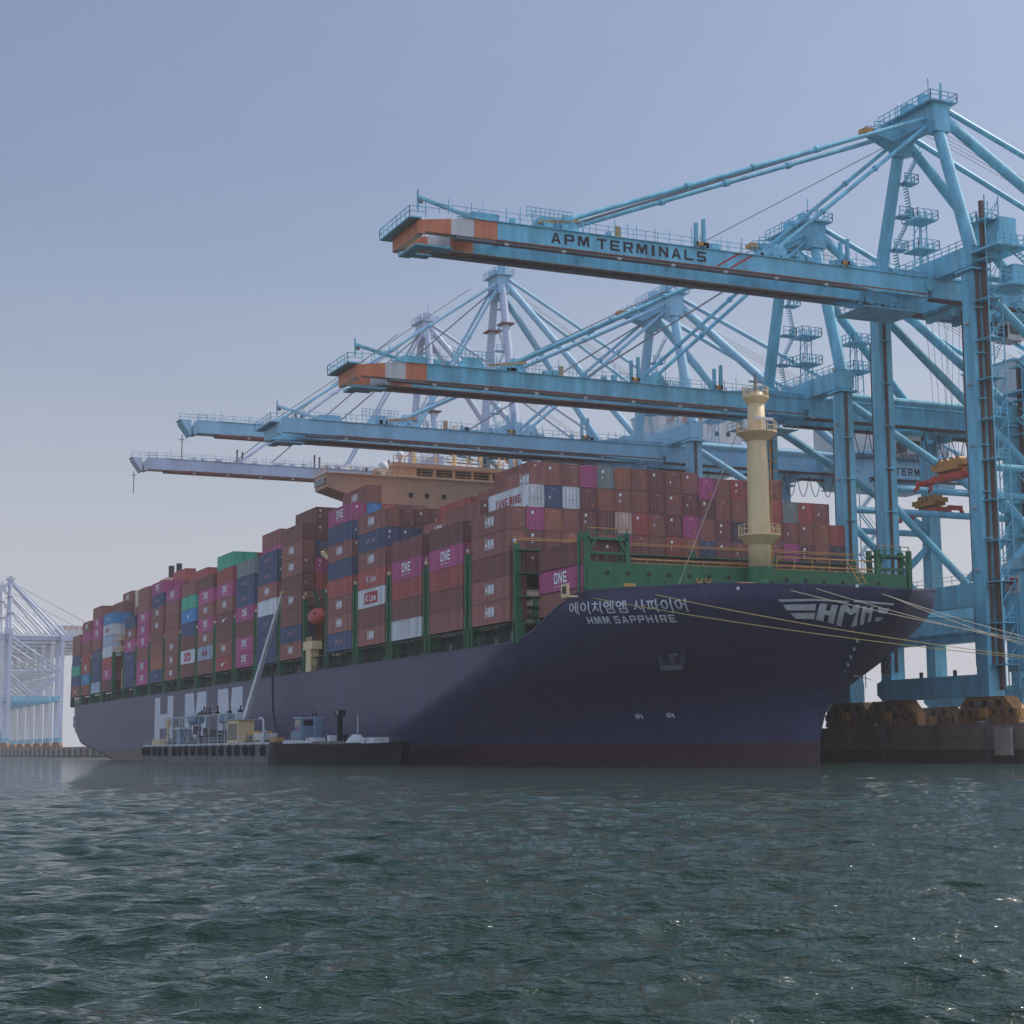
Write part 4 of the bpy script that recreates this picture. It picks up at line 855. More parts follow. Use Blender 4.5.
    b.box(XC-2.2, XC-.4, YS-1.2, YS+.5, zh+2.8, zh+4.4); b.box(XC+1.2, XC+2.1, YS-.8, YS+.8, zh+2.8, zh+4.9)
    b.beam((XC+hw, YS, zh+2.8), (XC+hw, YS, zh+5.4), .2, .2); b.beam((XC+2.6, YS, zh+2.8), (XC+2.6, YS, zh+7.0), .1, .1); b.beam((XC-3, YS-1, zh+2.8), (XC-3, YS-1, zh+5), .12, .12)
    if style == 'apm':
        b.hexa([(XC-3.6, YS-6, zh-.2), (XC-1.6, YS-6, zh-.2), (XC-1.2, YS-1.3, zh-1.6), (XC-4.2, YS-1.3, zh-1.6), (XC-3.6, YS-6, zh+.5), (XC-1.6, YS-6, zh+.5), (XC-1.2, YS-1.3, zh+1), (XC-4.2, YS-1.3, zh+1)])
        b.rail([(XC-3.6, YS-6, zh+.5), (XC-3.6, YS-2, zh+.9)], 1, 1, .05, 2); b.rail([(XC-1.6, YS-6, zh+.5), (XC-1.6, YS-2, zh+.9)], 1, 1, .05, 2)
        b.use(YEL); b.box(XC-3.4, XC-1.8, YS-7.4, YS-6, zh-.1, zh+.6)
    B(b, 'apex_head')
    for sg in (-1, 1):
        sxx = XC+sg*3.4 if len(gx) > 1 else XC+sg*1.3
        for (yy, r_) in ((stays[0][0], .30), (stays[1][0], .27)):
            a0 = Vector((XC+sg*min(3.4, hw-.6), YS-1.2, zh+.9 if yy < 15 else zh-.2)); b0 = Vector((sxx, yy, zb+1.4))
            b = mb(c1); b.tube(a0, b0, r_, r_, 10)
            for f_ in (.32, .5, .68) if yy < 15 else (.35, .7):
                p = a0.lerp(b0, f_); q_ = a0.lerp(b0, f_+.012); b.tube(p, q_, r_*1.55, r_*1.55, 10)
            B(b, 'forestay')
    b = mb(STEEL)
    for sg in (-1.2, -.4, .4, 1.2): b.path([(XC-2.6+sg, YS-6, zh), (XC-2.6+sg, stays[0][0]-2, zb+.7)], .06, 5); b.path([(XC+sg, YS-1, zh), (XC+sg, 20, zb+.7)], .05, 5); b.path([(XC+sg, YS+1, zh+1), (XC+sg, 108, zb+6)], .05, 5)
    B(b, 'hoist_rope')
    # stair flights beside the A-frame, light masts
    if detail:
        b = mb(c1); z = ztop+.5; k = 0; a0 = Vector((X0, YS, ztop)); a1 = Vector((XC-hw*.75, YS, zh))
        while z < zh-3:
            f0 = (z-ztop)/(zh-ztop); p = a0.lerp(a1, f0); z2 = min(z+4.4, zh-1); p2 = a0.lerp(a1, (z2-ztop)/(zh-ztop))
            b.box(p.x-.6, p.x+1.2, YS+.9, YS+3.2, z, z+.14); b.rail([(p.x+1.2, YS+.9, z+.14), (p.x+1.2, YS+3.2, z+.14)], 1.2, .9, .05, 2); b.rail([(p.x-.6, YS+3.2, z+.14), (p.x+1.2, YS+3.2, z+.14)], 1.2, .9, .05, 2)
            ya, yb_ = (YS+1.2, YS+3.0) if k % 2 else (YS+3.0, YS+1.2)
            for st in range(12):
                f_ = st/12; b.box(p.x+.2+(p2.x-p.x)*f_, p.x+1.0+(p2.x-p.x)*f_, ya+(yb_-ya)*f_-.1, ya+(yb_-ya)*f_+.15, z+(z2-z)*f_, z+(z2-z)*f_+.07)
            b.beam((p.x+1.05, ya, z+1), (p2.x+1.05, yb_, z2+1), .07, .07); b.beam((p.x+1.05, ya, z), (p2.x+1.05, yb_, z2), .07, .18); z = z2; k += 1
        B(b, 'stair_tower')
        for (yy, hh, xx) in ((YS+6.8, 11.5, X0+1.0), (YS+10.5, 9.0, X0+9)) if style == 'apm' else ():
            b = mb(c1)
            for dx in (-.8, .8):
                for dy in (-.8, .8): b.beam((xx+dx, yy+dy, ztop-4), (xx+dx*.7, yy+dy*.7, ztop+hh), .13, .13)
            for z in np.arange(ztop-3, ztop+hh, 2.2): b.beam((xx-.75, yy-.75, z), (xx+.75, yy-.75, z+1.1), .08, .08); b.beam((xx+.75, yy-.75, z), (xx+.75, yy+.75, z+1.1), .08, .08)
            for z in (ztop+hh-6, ztop+hh-1.6):
                b.box(xx-1.8, xx+1.8, yy-1.8, yy+1.8, z, z+.14)
                for P in ([(-1.8, -1.8), (1.8, -1.8)], [(1.8, -1.8), (1.8, 1.8)], [(1.8, 1.8), (-1.8, 1.8)]): b.rail([(xx+p[0], yy+p[1], z+.14) for p in P], 1.3, .9, .05, 2)
            B(b, 'light_mast')
    # machinery house on the back girders
    if house:
        b = mb(GRYB); b.box(XC-6.2, XC+6.2, 92, 113, zb+1.4, zb+8.6); b.use(ORG)
        for yy in (94, 97.4, 100.8, 104.2): b.hexa([(XC+6.203, yy, zb+6.2), (XC+6.26, yy, zb+6.2), (XC+6.26, yy+1.2, zb+6.2), (XC+6.203, yy+1.2, zb+6.2), (XC+6.203, yy+1.6, zb+8.5), (XC+6.26, yy+1.6, zb+8.5), (XC+6.26, yy+2.8, zb+8.5), (XC+6.203, yy+2.8, zb+8.5)])
        b.use(c1); b.box(XC-6.6, XC+6.6, 91, 116, zb+.9, zb+1.38); b.box(XC-6.4, XC+6.4, 91.8, 113.2, zb+8.62, zb+8.9); b.rail([(XC+6.6, 91, zb+1.4), (XC+6.6, 116, zb+1.4)], 1.1, 1.8, .05, 2)
        b.box(XC-5.8, XC+5.8, 93, 112, zb-4.4, zb-4.2); b.hexa([(XC-5, 93, zb-4.2), (XC+5, 93, zb-4.2), (XC+5, 96, zb-4.2), (XC-5, 96, zb-4.2), (XC-5, 91, zb-2.3), (XC+5, 91, zb-2.3), (XC+5, 96, zb-2.3), (XC-5, 96, zb-2.3)])
        b.use(GLASS); [b.box(XC+6.203, XC+6.25, y, y+1, zb+4, zb+5) for y in (106, 109)]
        B(b, 'machinery_house')
        b = mb(BLACK)                                            # cable festoon loops under the back girders
        for y in np.arange(62, 92, 2.6):
            P = [(w1-2.2, y+2.6*s_, bz-.9-(2.2+2.2*((y*.37) % 1))*math.sin(math.pi*s_)) for s_ in np.linspace(0, 1, 9)]; b.path(P, .07, 5)
        if detail: B(b, 'cable_festoon')
    if detail:
        b = mb(c1); ty = 80.0 if xs < 320 else 62.0
        b.box(w0+1.4, w1-1.4, ty-3, ty+3, bz-.9, bz-.5); b.box(w0+1.6, w1-1.6, ty-2.5, ty-1.9, bz-1.9, bz-.9); b.box(w0+1.6, w1-1.6, ty+1.9, ty+2.5, bz-1.9, bz-.9); b.rail([(w1-1.4, ty-3, bz-.9), (w1-1.4, ty+3, bz-.9)], .9, 1, .05, 2); B(b, 'trolley')
        ty = ty if xs < 320 else ty+13
        b = mb(GRYB); b.box(w1-4.4, w1-1.6, ty-6, ty-3.4, bz-4.4, bz-1.6); b.use(GLASS); b.box(w1-4.3, w1-1.7, ty-6.06, ty-6.003, bz-4.0, bz-2.3); b.box(w1-1.597, w1-1.54, ty-5.8, ty-3.6, bz-3.6, bz-2.3); b.use(c1); b.box(w1-4.5, w1-1.5, ty-6.2, ty-3, bz-1.6, bz-.9); B(b, 'operator_cab')
    if detail:
        b = mb(c1)                                               # zigzag stairs on the landside leg
        for yy, xx in ((YL, X1),):
            z = 24.; k = 0
            while z < ztop-8:
                ya, yb_ = (yy+1.4, yy+4.6) if k % 2 else (yy+4.6, yy+1.4)
                b.beam((xx+1.3, ya, z), (xx+1.3, yb_, z+3.6), .07, .25); b.beam((xx+2.1, ya, z), (xx+2.1, yb_, z+3.6), .07, .25); b.beam((xx+2.1, ya, z+1.1), (xx+2.1, yb_, z+4.7), .06, .06)
                b.box(xx+1.1, xx+2.3, yb_-.6, yb_+.6, z+3.55, z+3.65); z += 3.7; k += 1
            for cy in (yy+1.0, yy+5.1): b.beam((xx+2.3, cy, 12), (xx+2.3, cy, ztop-6), .14, .14)
        B(b, 'leg_stairs')
        b = mb(c1)                                               # hinge gear between the boom and the fixed girders
        for gxx in (w0+.3, w1-.3):
            b.tube((gxx-.5, 54.8, zb-1), (gxx+.5, 54.8, zb-1), .9, .9, 12)
        for k in range(7): x_ = w0+1+k*(w1-w0-2)/6; b.beam((x_, 46+k*.6, bz-.6), (x_, 53-k*.4, bz-1.5), .1, .1); b.beam((x_, 50, bz-2.2), (x_, 50, bz-.5), .07, .07)
        b.box(w0+1, w1-1, 45, 54, bz-2.3, bz-2.2); b.rail([(w1-1, 45, bz-2.2), (w1-1, 54, bz-2.2)], 1.1, 1.1, .04, 2); b.rail([(w0+1, 45, bz-2.2), (w1-1, 45, bz-2.2)], 1.1, 1.1, .04, 2)
        b.box(w0+2, w0+4, 49, 52, zb-.2, zb+2.0); b.box(w1-4, w1-2.4, 57, 60, zb+.4, zb+2.6); b.rail([(w0+1, 58, zb+.3), (w1-1, 58, zb+.3)], 1.1, 1, .04, 2)
        B(b, 'hinge_gear')
        b = mb(ALU)
        for k in range(9): y_ = ytip+10+k*7.5; b.box(w1-.05, w1+.25, y_, y_+.5, bz-.6, bz-.3)
        for k in range(6): z_ = 16+k*8; b.box(X1-.3, X1+.3, YS-1.5, YS-1.1, z_, z_+.35)
        B(b, 'floodlight')
    if lift:
        yy = YS if lift == 'sea' else YL; b = mb(RAILB); zt = ztop+(6 if lift == 'sea' else 4)
        lx = X1+2.2
        b.box(X1+1.5, X1+2.0, yy+.2, yy+.8, 9, zt); b.use(c1)
        for z in np.arange(12, zt, 5.2): b.box(X1+1.1, X1+4.0, yy-.9, yy+1.3, z, z+.12); b.rail([(X1+4.0, yy-.9, z+.12), (X1+4.0, yy+1.3, z+.12)], 1.1, 1, .04, 2)
        for dx, dy in ((2.0, 1.3), (4.0, 1.3), (4.0, -.9)): b.beam((X1+dx, yy+dy, 9), (X1+dx, yy+dy, zt), .12, .12)
        for z in np.arange(12, zt-3, 2.6): b.beam((X1+2.0, yy+1.3, z), (X1+4.0, yy+1.3, z+2.6), .08, .08); b.beam((X1+4.0, yy-.9, z), (X1+4.0, yy+1.3, z+2.6), .08, .08)
        b.box(X1+1.2, X1+4.6, yy+.9, yy+3.6, ztop-.8, ztop+3.2); b.box(X1-.5, X1+6.5, yy-1.2, yy+4.2, ztop-1.2, ztop-.9); b.box(X1+1, X1+6, yy+1, yy+6, ztop-6, ztop-5.7); b.box(X1+2, X1+4.4, yy+3, yy+5, ztop-5.7, ztop-2.8)
        for z in (ztop-.9, ztop-5.7): b.rail([(X1+6.4, yy-1, z), (X1+6.4, yy+4.2, z)], 1.2, 1, .05, 2); b.rail([(X1+1, yy+4.2, z), (X1+6.4, yy+4.2, z)], 1.2, 1, .05, 2)
        B(b, 'lift_shaft')
        b = mb(c1)                                               # stair flights going down from the top landward
        for k in range(7):
            z0 = ztop-1-k*7.4; ya = yy+4+(k % 2)*0; pz0 = (X1+5.2, yy+2.0, z0); pz1 = (X1+5.2, yy+7.5, z0-3.7); pz2 = (X1+6.4, yy+2.0, z0-7.4)
            for P0, P1 in ((pz0, pz1), (pz1, pz2)):
                P0 = Vector(P0); P1 = Vector(P1); b.beam(P0+Vector((.45, 0, 0)), P1+Vector((.45, 0, 0)), .08, .22); b.beam(P0-Vector((.45, 0, 0)), P1-Vector((.45, 0, 0)), .08, .22); b.beam(P0+Vector((.45, 0, 1.1)), P1+Vector((.45, 0, 1.1)), .06, .06)
                for s_ in np.linspace(0, 1, 14): p = P0.lerp(P1, s_); b.box(p.x-.45, p.x+.45, p.y-.13, p.y+.13, p.z-.03, p.z+.03)
            b.box(X1+4.2, X1+7, yy+7.3, yy+8.8, z0-3.9, z0-3.75); b.rail([(X1+4.2, yy+8.8, z0-3.75), (X1+7, yy+8.8, z0-3.75)], 1.1, 1, .05, 2)
        B(b, 'stair_flight')
    if text:
        T = block_text('APM TERMINALS', 21.4, 1.3, gap=.36); b = mb(BLACK); b.text(T, lambda x, y: (w1+.03, -.85+x, bz+.5+y)); B(b, 'boom_lettering'); b = mb(SIGNR)
        for y0 in (21.9, 23.9): b.v += [(w1+.03, y0, bz+.2), (w1+.03, y0+.45, bz+.2), (w1+.03, y0+3.65, zb-.15), (w1+.03, y0+3.2, zb-.15)]; b.face(range(len(b.v)-4, len(b.v)))
        B(b, 'red_stripe')
    if style == 'apm':
        T = block_text('APM TERMINALS', 16.5, 1.4, gap=.36); b = mb(BLUEL); b.box(w1+.01, w1+.1, 95.5, 116.5, bz-.5, zb+.35); b.use(BLACK); b.text(T, lambda x, y: (w1+.13, 97.8+x, bz+.15+y)); B(b, 'girder_lettering')
    return root
CG = 'ship to shore cranes on the quay'
k1 = crane('blue crane nearest the bow, its high boom reading APM TERMINALS with orange tip bands', 328.0, 63.75, 66.3, 88.8, -17.0, lift='sea', text=True, boomh=2.3, portal_z=21.2, stays=((1.5,), (31.5,)), group=CG)
k2 = crane('blue crane second from the bow, low twin boom with orange and white tip', 298.4, 53.1, 56.0, 80.8, -14.4, lift='land', boomh=2.4, gx=(3.9, -3.2), portal_z=19.5, stays=((8,), (30.,)), group=CG)
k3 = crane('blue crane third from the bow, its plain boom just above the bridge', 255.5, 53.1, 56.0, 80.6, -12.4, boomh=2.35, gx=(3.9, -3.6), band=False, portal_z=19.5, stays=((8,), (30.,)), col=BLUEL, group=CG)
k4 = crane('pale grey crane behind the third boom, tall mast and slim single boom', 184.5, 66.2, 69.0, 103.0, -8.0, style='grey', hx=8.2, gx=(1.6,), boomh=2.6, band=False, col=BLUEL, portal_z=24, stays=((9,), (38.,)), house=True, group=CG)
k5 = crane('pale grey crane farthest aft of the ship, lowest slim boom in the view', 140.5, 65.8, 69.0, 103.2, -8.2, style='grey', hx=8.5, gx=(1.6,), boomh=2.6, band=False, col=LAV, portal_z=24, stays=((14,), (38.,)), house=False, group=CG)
FARN = ['nearest', 'second', 'third', 'fourth', 'fifth', 'farthest']
for i in range(6):
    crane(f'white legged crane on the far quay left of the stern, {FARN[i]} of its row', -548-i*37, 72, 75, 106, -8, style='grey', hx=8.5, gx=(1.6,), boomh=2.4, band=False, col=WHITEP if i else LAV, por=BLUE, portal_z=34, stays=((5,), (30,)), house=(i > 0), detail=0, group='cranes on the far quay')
# operator building and sign at the foot of the nearest crane
t = mb(BLUE); t.box(339.6, 343.8, 58.6, 61.5, 11.2, 23.8); t.box(339.4, 344, 58.2, 61.8, 23.82, 24.1); t.use(ALU); t.rail([(339.5, 58.2, 24.1), (344, 58.2, 24.1)], 1.1, 1, .05, 2); t.use(STEEL); t.box(343.803, 343.9, 59.8, 60.9, 14, 20.5); t.use(GRYB); t.box(343.9, 343.95, 60, 60.7, 14.2, 18)
t.build('stair_house', k1, (328.0, YS, QZ))
sg = mb(GRYB); sg.box(339.9, 342.5, 58.5, 58.58, 20.9, 23.2); s_ = sg.build('warning_sign', k1, (328.0, YS, QZ))
sg = mb(SIGNR)
V = [(341.2+1.1*math.cos(a), 58.47, 22.5+.42*math.sin(a)) for a in np.linspace(0, 2*math.pi, 25)[:-1]]; sg.v += V; sg.face(range(24))
sg.text(bars(1.9, .42, 7), lambda x, y: (340.25+x, 58.46, 21.25+y)); sg.use(GRYB); sg.text(bars(1.5, .34, 7), lambda x, y: (340.45+x, 58.45, 22.33+y))
sg.build('sign_lettering', s_, (328.0, YS, QZ))

# spreaders hanging from the cranes
def spreader(xc, yc, z, ztop, label):
    O = Vector((xc, yc, z)); r = thing('spreader', O, label, 'spreader', 'spreaders hanging under the cranes')
    b = mb(SPRR); b.box(xc-3.2, xc+3.2, yc-.9, yc+.9, z+.3, z+1.1)
    for s in (-1, 1):
        b.beam((xc+s*3, yc-.5, z+.7), (xc+s*6.0, yc-.5, z+.6), .35, .5); b.beam((xc+s*3, yc+.5, z+.7), (xc+s*6.0, yc+.5, z+.6), .35, .5); b.box(xc+s*6.0-.25, xc+s*6.0+.25, yc-1.25, yc+1.25, z+.2, z+.9)
        for y in (-1.1, 1.1): b.box(xc+s*6.0-.2, xc+s*6.0+.2, yc+y-.15, yc+y+.15, z-.35, z+.2); b.beam((xc+s*6.1, yc+y, z+.3), (xc+s*6.7, yc+y*1.15, z-.5), .25, .25)
    b.build('spreader_frame', r, O)
    b = mb(SPRY); b.box(xc-2.4, xc+2.4, yc-1.1, yc+1.1, z+1.5, z+2.2); b.box(xc-3.3, xc-2.4, yc-.9, yc+.9, z+1.9, z+2.6); b.box(xc+2.4, xc+3.3, yc-.9, yc+.9, z+1.9, z+2.6)
    for x in (-1.9, -.7, .7, 1.9): b.tube((xc+x, yc-.5, z+2.7), (xc+x, yc+.5, z+2.7), .6, .6, 12)
    for x in (-2.4, 2.4): b.beam((xc+x, yc, z+1.0), (xc+x, yc, z+1.6), .4, .4)
    b.build('headblock', r, O)
    b = mb(STEEL)
    for x in (-1.9, -.7, .7, 1.9):
        for y in (-.6, .6): b.path([(xc+x, yc+y, z+3), (xc+x*1.0, yc+y*3, ztop)], .035, 4)
    b.build('hoist_rope', r, O)
spreader(297.9, 80.0, 37.3, 49.2, 'red spreader with yellow headblock hanging lower, inside the second crane')
spreader(327.2, 61.0, 37.3, 59.6, 'red spreader with yellow headblock hanging higher, behind the near crane leg')

# ------------------------------------------------------------------ mooring ropes
ends = [(377, QY+.7, QZ+.4), (379, QY+.7, QZ+.4)]
names = ['aftmost on the bow, crossing the ship name', 'second aft, leaving above the ship name end', 'leaving left of the winged emblem', 'leaving just above the winged emblem', 'leaving right of the emblem, upper one', 'leaving right of the emblem, lower one']
for i, (s, z) in enumerate(FAIR):
    a = spos(s, z, .2); e = Vector((428 if i % 2 else 437, QY+.7, QZ+.35+.08*(i % 3))); sag = (2.4, 2.4, 3.0, 3.3, 4.3, 4.9)[i]
    P = [a.lerp(e, t)-Vector((0, 0, 4*sag*t*(1-t))) for t in np.linspace(0, 1, 25)]
    b = mb(ROPE if i not in (0, 1) else mat('yellow mooring rope', (.70, .52, .16), .8)); b.path(P, .042, 6)
    tag(b.build('mooring_rope', origin=tuple(a)), ('yellowish' if i < 2 else 'pale')+' mooring rope '+names[i], 'mooring rope', 'mooring ropes from the bow')

# ------------------------------------------------------------------ bunker barge and workboat alongside
OB = Vector((200, -6, 0)); BG = thing('bunker_barge', OB, 'long grey bunker barge with tyre fenders and tall white jib alongside the hull', 'barge')
b = mb(BARGE)
def hullbox(b, x0, x1, y0, y1, z0, z1, rk0, rk1):
    b.hexa([(x0+rk0, y0, z0), (x1-rk1, y0, z0), (x1-rk1, y1, z0), (x0+rk0, y1, z0), (x0, y0, z1), (x1, y0, z1), (x1, y1, z1), (x0, y1, z1)])
hullbox(b, 153, 246, -10, -2, -1, 3.3, 2.5, 1)
for x in np.arange(160, 245, 7.7): b.box(x, x+.12, -10.06, -10.003, .2, 3.2)
b.build('hull', BG, OB)
b = mb(ALU); b.box(152.8, 246.1, -10.12, -10.003, 3.05, 3.4); b.box(152.8, 246.1, -10.1, -1.9, 3.302, 3.4); b.build('deck_edge', BG, OB)
b = mb(ALU); b.rail([(153.2, -9.7, 3.4), (245.8, -9.7, 3.4)], .95, 2.2, .025, 2); b.rail([(164, -5, 8.7), (213, -5, 8.7)], .9, 2.2, .03, 1); b.build('railing', BG, OB)
for x in np.arange(154.5, 245, 5.2):
    xx = x+random.uniform(-1.2, 1.2); b = mb(RUBBER); n0 = len(b.v); Rm, rm = .72, .26
    for i in range(14):
        for j in range(6):
            a, c = 2*math.pi*i/14, 2*math.pi*j/6; b.v.append((xx+(Rm+rm*math.cos(c))*math.cos(a), -10.36+rm*math.sin(c), 2.1+(Rm+rm*math.cos(c))*math.sin(a)*.95))
    for i in range(14):
        for j in range(6): b.face((n0+i*6+j, n0+i*6+(j+1) % 6, n0+((i+1) % 14)*6+(j+1) % 6, n0+((i+1) % 14)*6+j))
    b.beam((xx, -10.25, 2.9), (xx, -10.1, 3.4), .06, .06); b.build('tyre_fender', BG, OB)
b = mb(ALU)                                                      # pipe frame over the deck
for x in (166, 172, 178.5, 186, 194, 202, 208, 213):
    for y in (-8.6, -5): b.beam((x, y, 3.4), (x, y, 8.7), .13, .13)
    b.beam((x, -8.6, 8.6), (x, -5, 8.6), .1, .1)
for y in (-8.6, -5): b.beam((164, y, 8.6), (214, y, 8.6), .14, .14)
b.beam((166, -8.6, 3.6), (172, -8.6, 8.5), .08, .08); b.beam((178.5, -8.6, 8.5), (186, -8.6, 3.6), .08, .08)
b.build('deck_frame', BG, OB)
b = mb(STEEL)
for y, z in ((-7.8, 3.9), (-7.2, 4.3), (-6.6, 3.9), (-5.8, 4.6)): b.tube((160, y, z), (236, y, z), .12, .12, 6)
for x in np.arange(162, 236, 4.5): b.box(x, x+.2, -8, -5.6, 3.4, 4.6)
for x in (168, 181, 197, 210, 228): b.tube((x, -8.2, 3.9), (x, -8.2, 5.2), .1, .1, 6); b.tube((x, -8.25, 5.2), (x, -8.15, 5.2), .35, .35, 10)
b.build('pipework', BG, OB)
b = mb(LBLUE); b.tube((182, -7, 8.0), (188.5, -7, 8.0), .95, .95, 14); b.tube((205.5, -7, 7.7), (211.5, -7, 7.7), .8, .8, 14); b.box(173.6, 176.4, -8, -6, 3.4, 6.3); b.tube((215, -7.6, 4.3), (219, -7.6, 4.3), .7, .7, 14); b.build('blue_tank', BG, OB)
b = mb(BARGE)
for k in range(40):
    x = random.uniform(184, 214); w = random.uniform(.25, 1.1); hh = random.uniform(.4, 2.0); z0 = 3.4 if k % 2 else random.choice((3.4, 5.2)); b.box(x, x+w, -8.4+random.random()*2, -6.4+random.random(), z0, z0+hh)
b.use(BLACK)
for x in (190, 191.6, 193.2, 195, 197.5, 203.5, 212, 219): b.tube((x, -7.5, 8.7), (x+.3, -7.5, 9.4+random.random()*1.2), .16, .14, 8); b.box(x-.3, x+.5, -7.9, -7.2, 8.7, 9.1)
b.use(STEEL); b.beam((189, -7.4, 9.3), (198, -7.4, 9.3), .12, .12); b.tube((193, -8.4, 4.8), (194.4, -8.4, 6.6), .4, .3, 8)
b.build('pump_machinery', BG, OB)
b = mb(CREAM); b.box(216.2, 223.4, -9.0, -6.2, 3.4, 7.3); b.use(STEEL)
for x in np.arange(216.8, 223.0, .42): b.box(x, x+.16, -9.05, -9.003, 3.9, 6.7)
b.use(ALU); b.box(215.6, 224, -9.3, -6, 7.3, 7.42); b.rail([(215.6, -9.3, 7.42), (224, -9.3, 7.42)], .9, 1.4, .03, 2); b.box(219, 220.4, -8.4, -7.4, 7.42, 8.3); b.build('louvred_cabin', BG, OB)
b = mb(CREAM); b.tube((164.2, -7.5, 3.4), (164.2, -7.5, 9.0), .28, .24, 10); b.box(163.5, 165.3, -8.0, -7.0, 7.2, 8.3); b.box(156.5, 158, -9, -8, 3.4, 4.5); b.box(159.8, 162.6, -9, -7, 3.4, 4.6); b.use(WHT); b.box(173.2, 176.8, -8.3, -5.8, 6.3, 6.7); b.build('crane_post', BG, OB)
b = mb(YEL); b.box(227.5, 234, -8.4, -6, 4.7, 5.3); b.beam((226.3, -8.4, 3.4), (227.5, -8.4, 5.0), .25, .25); b.beam((234, -8.4, 3.4), (233.8, -8.4, 4.9), .22, .22); b.box(229, 232, -8, -6, 3.4, 4.2); b.use(WHT); b.box(232.5, 237.5, -8.8, -6.2, 3.8, 4.9); b.tube((236.5, -8.6, 3.4), (238.5, -8.6, 5.2), .35, .3, 8); b.use(SPRY); b.box(240.5, 244, -8.4, -7, 3.4, 4.2); b.build('hose_reel', BG, OB)
b = mb(WHT); b.path([(240.6, -9.4, .6), (240.6, -9.4, 6.2), (240.3, -9.4, 6.9), (239.6, -9.4, 7.3), (238.4, -9.4, 7.3), (237.8, -9.4, 7.0)], .17, 8); b.build('swan_neck_pipe', BG, OB)
b = mb(WHT); b.beam((213.2, -5.5, 3.4), (213.2, -5.5, 6.6), 1.3, 1.3); b.beam((213.5, -5.5, 6.0), (228.6, -3.0, 28.7), .95, 1.05, .4, .45); b.use(STEEL); b.beam((213.5, -5.5, 6.9), (222, -4.1, 18.6), .25, .25); b.path([(228.8, -3, 28.9), (217, -4.9, 12.0), (213.6, -5.5, 7.2)], .05, 5); b.use(SPRY); b.box(228.0, 230.2, -3.3, -2.7, 28.5, 28.95); b.build('loading_jib', BG, OB)
b = mb(BLACK); b.path([(214.5, .2, 17.2), (215.4, -.7, 17.0), (216.4, -1.0, 15.4), (217.6, -1.3, 12.4), (220.5, -2.0, 8.6), (227, -3.4, 5.6), (236, -5, 4.2)], .2, 8); b.build('bunker_hose', BG, OB)
OT = Vector((272, -6, 0)); TG = thing('workboat', OT, 'low black workboat with small pale wheelhouse lying ahead of the grey barge', 'workboat')
b = mb(DARK)
XS = [246.5, 248, 256, 280, 288, 293, 296]; HW = [3.4, 3.9, 4, 4, 3.3, 2.0, .3]; ZT = [3.4, 3.15, 3.0, 2.85, 2.9, 2.95, 3.1]
n0 = len(b.v)
for x, w, z in zip(XS, HW, ZT): b.v += [(x, -6-w*.8, -1), (x, -6-w, z), (x, -6+w, z), (x, -6+w*.8, -1)]
for i in range(len(XS)-1):
    k = n0+i*4
    for j in range(3): b.face((k+j, k+4+j, k+5+j, k+1+j))
b.face((n0, n0+1, n0+2, n0+3)); b.build('hull', TG, OT)
b = mb(BARGE); b.box(268, 283, -9.96, -9.9, 2.85, 3.3); b.use(STEEL); b.rail([(249, -9.7, 3.2), (266, -9.8, 3.1)], .9, 1.8, .025, 2); b.rail([(286, -9, 2.9), (295, -6.4, 3.0)], .8, 1.6, .025, 2); b.build('bulwark', TG, OT)
b = mb(LBLUE); b.box(253, 258.5, -8.6, -4.6, 3.1, 5.0); b.box(254.2, 257.6, -8.3, -5, 5.0, 6.9); b.box(259.6, 260.4, -7, -6, 3.1, 7.2); b.use(GLASS); b.box(254.5, 257.3, -8.36, -8.303, 5.8, 6.6); b.box(257.603, 257.66, -8, -5.4, 5.8, 6.6); b.use(WHT); b.box(254.0, 257.8, -8.5, -4.8, 6.9, 7.05); b.use(SIGNR); b.box(254.6, 256.6, -8.35, -8.31, 5.2, 5.4); b.build('wheelhouse', TG, OT)
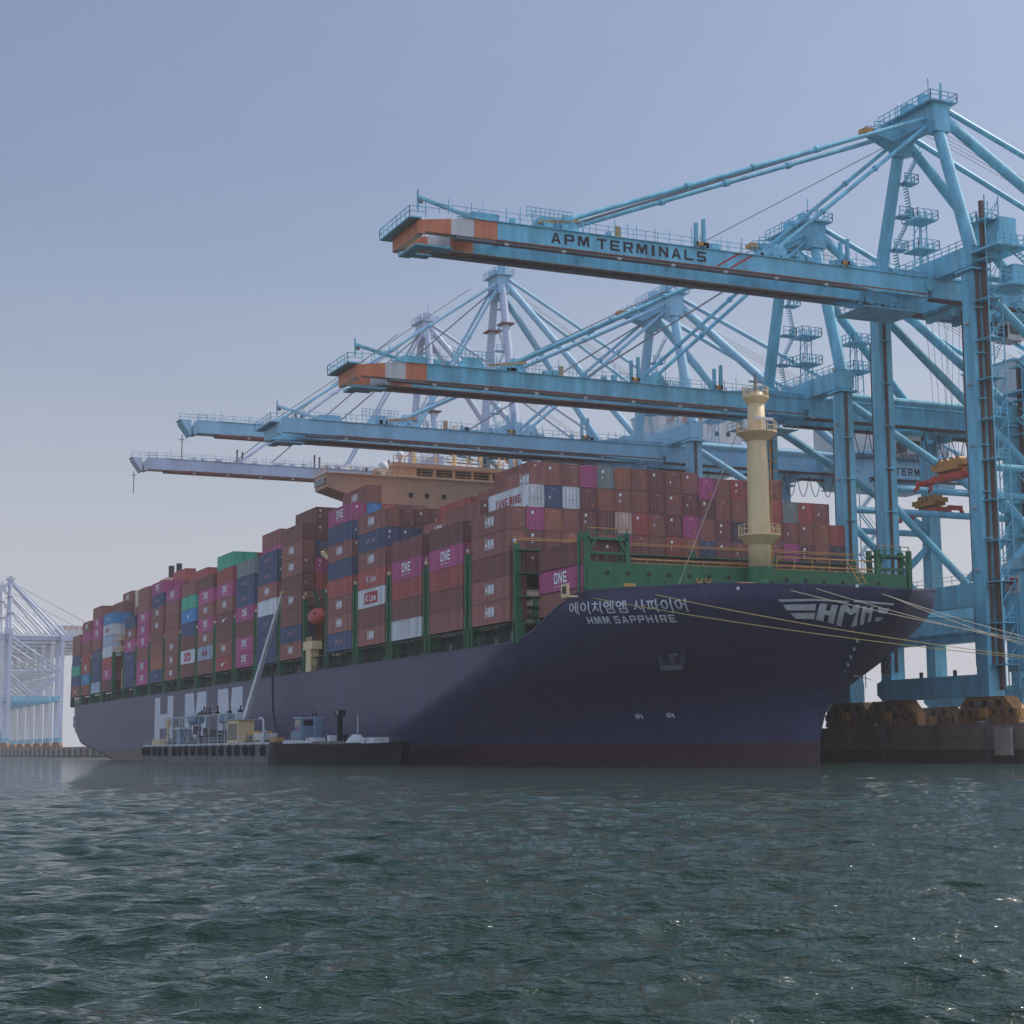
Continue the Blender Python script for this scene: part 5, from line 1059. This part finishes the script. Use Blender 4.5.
b = mb(BLACK); b.tube((253.6, -6.6, 5.0), (253.6, -6.6, 7.3), .3, .3, 10); b.tube((259.2, -6.6, 3.1), (259.2, -6.6, 7.6), .28, .28, 10); b.tube((256, -6, 7.05), (256, -6, 8.4), .07, .05, 6); b.build('exhaust_stack', TG, OT)
b = mb(WHT); b.hexa([(251, -9.4, 3.1), (266.5, -9.4, 3.1), (266.5, -8.9, 3.1), (251, -8.9, 3.1), (252, -9.3, 3.7), (262, -9.3, 3.5), (262, -9, 3.5), (252, -9, 3.7)]); b.box(262.8, 266.6, -9.2, -7.4, 3.1, 3.9); b.box(287.4, 290.2, -8.2, -6, 2.85, 3.7); b.box(269.4, 270.8, -8, -6.8, 3.05, 4.2); b.tube((281.6, -7.5, 4.4), (281.6, -7.5, 7.0), .07, .04, 6); b.hexa([(278, -8.2, 3.05), (285, -8.2, 3.05), (285, -7.2, 3.05), (278, -7.2, 3.05), (280.4, -7.9, 4.2), (282.4, -7.9, 4.2), (282.4, -7.4, 4.2), (280.4, -7.4, 4.2)]); b.box(284.4, 285.8, -8, -7, 2.85, 3.7); b.build('deck_gear', TG, OT)
b = mb(DARK); b.box(272.1, 272.9, -7.4, -6.8, 3.05, 7.2); b.box(271.4, 273.6, -7.6, -6.6, 6.9, 7.8); b.tube((276, -7.5, 3.05), (276, -7.5, 4.2), .25, .25, 8); b.use(STEEL); b.box(272.1, 273.4, -7.64, -7.603, 7.1, 7.7); b.build('deck_post', TG, OT)

# ------------------------------------------------------------------ haze
hz = MB(); hz.box(-1560, 720, -700, 900, -5, 125)
o = hz.build('haze'); tag(o, kind='stuff')
m = bpy.data.materials.new('haze air'); m.use_nodes = True; t = m.node_tree; t.nodes.clear()
out = t.nodes.new('ShaderNodeOutputMaterial'); pv = t.nodes.new('ShaderNodeVolumePrincipled')
pv.inputs['Density'].default_value = HAZE_DENSITY; pv.inputs['Color'].default_value = (1.0, .95, .96, 1); pv.inputs['Anisotropy'].default_value = .25
t.links.new(pv.outputs[0], out.inputs['Volume']); o.data.materials.append(m)
SC.cycles.volume_bounces = 0
print('containers', NC, 'objects', len(bpy.data.objects))
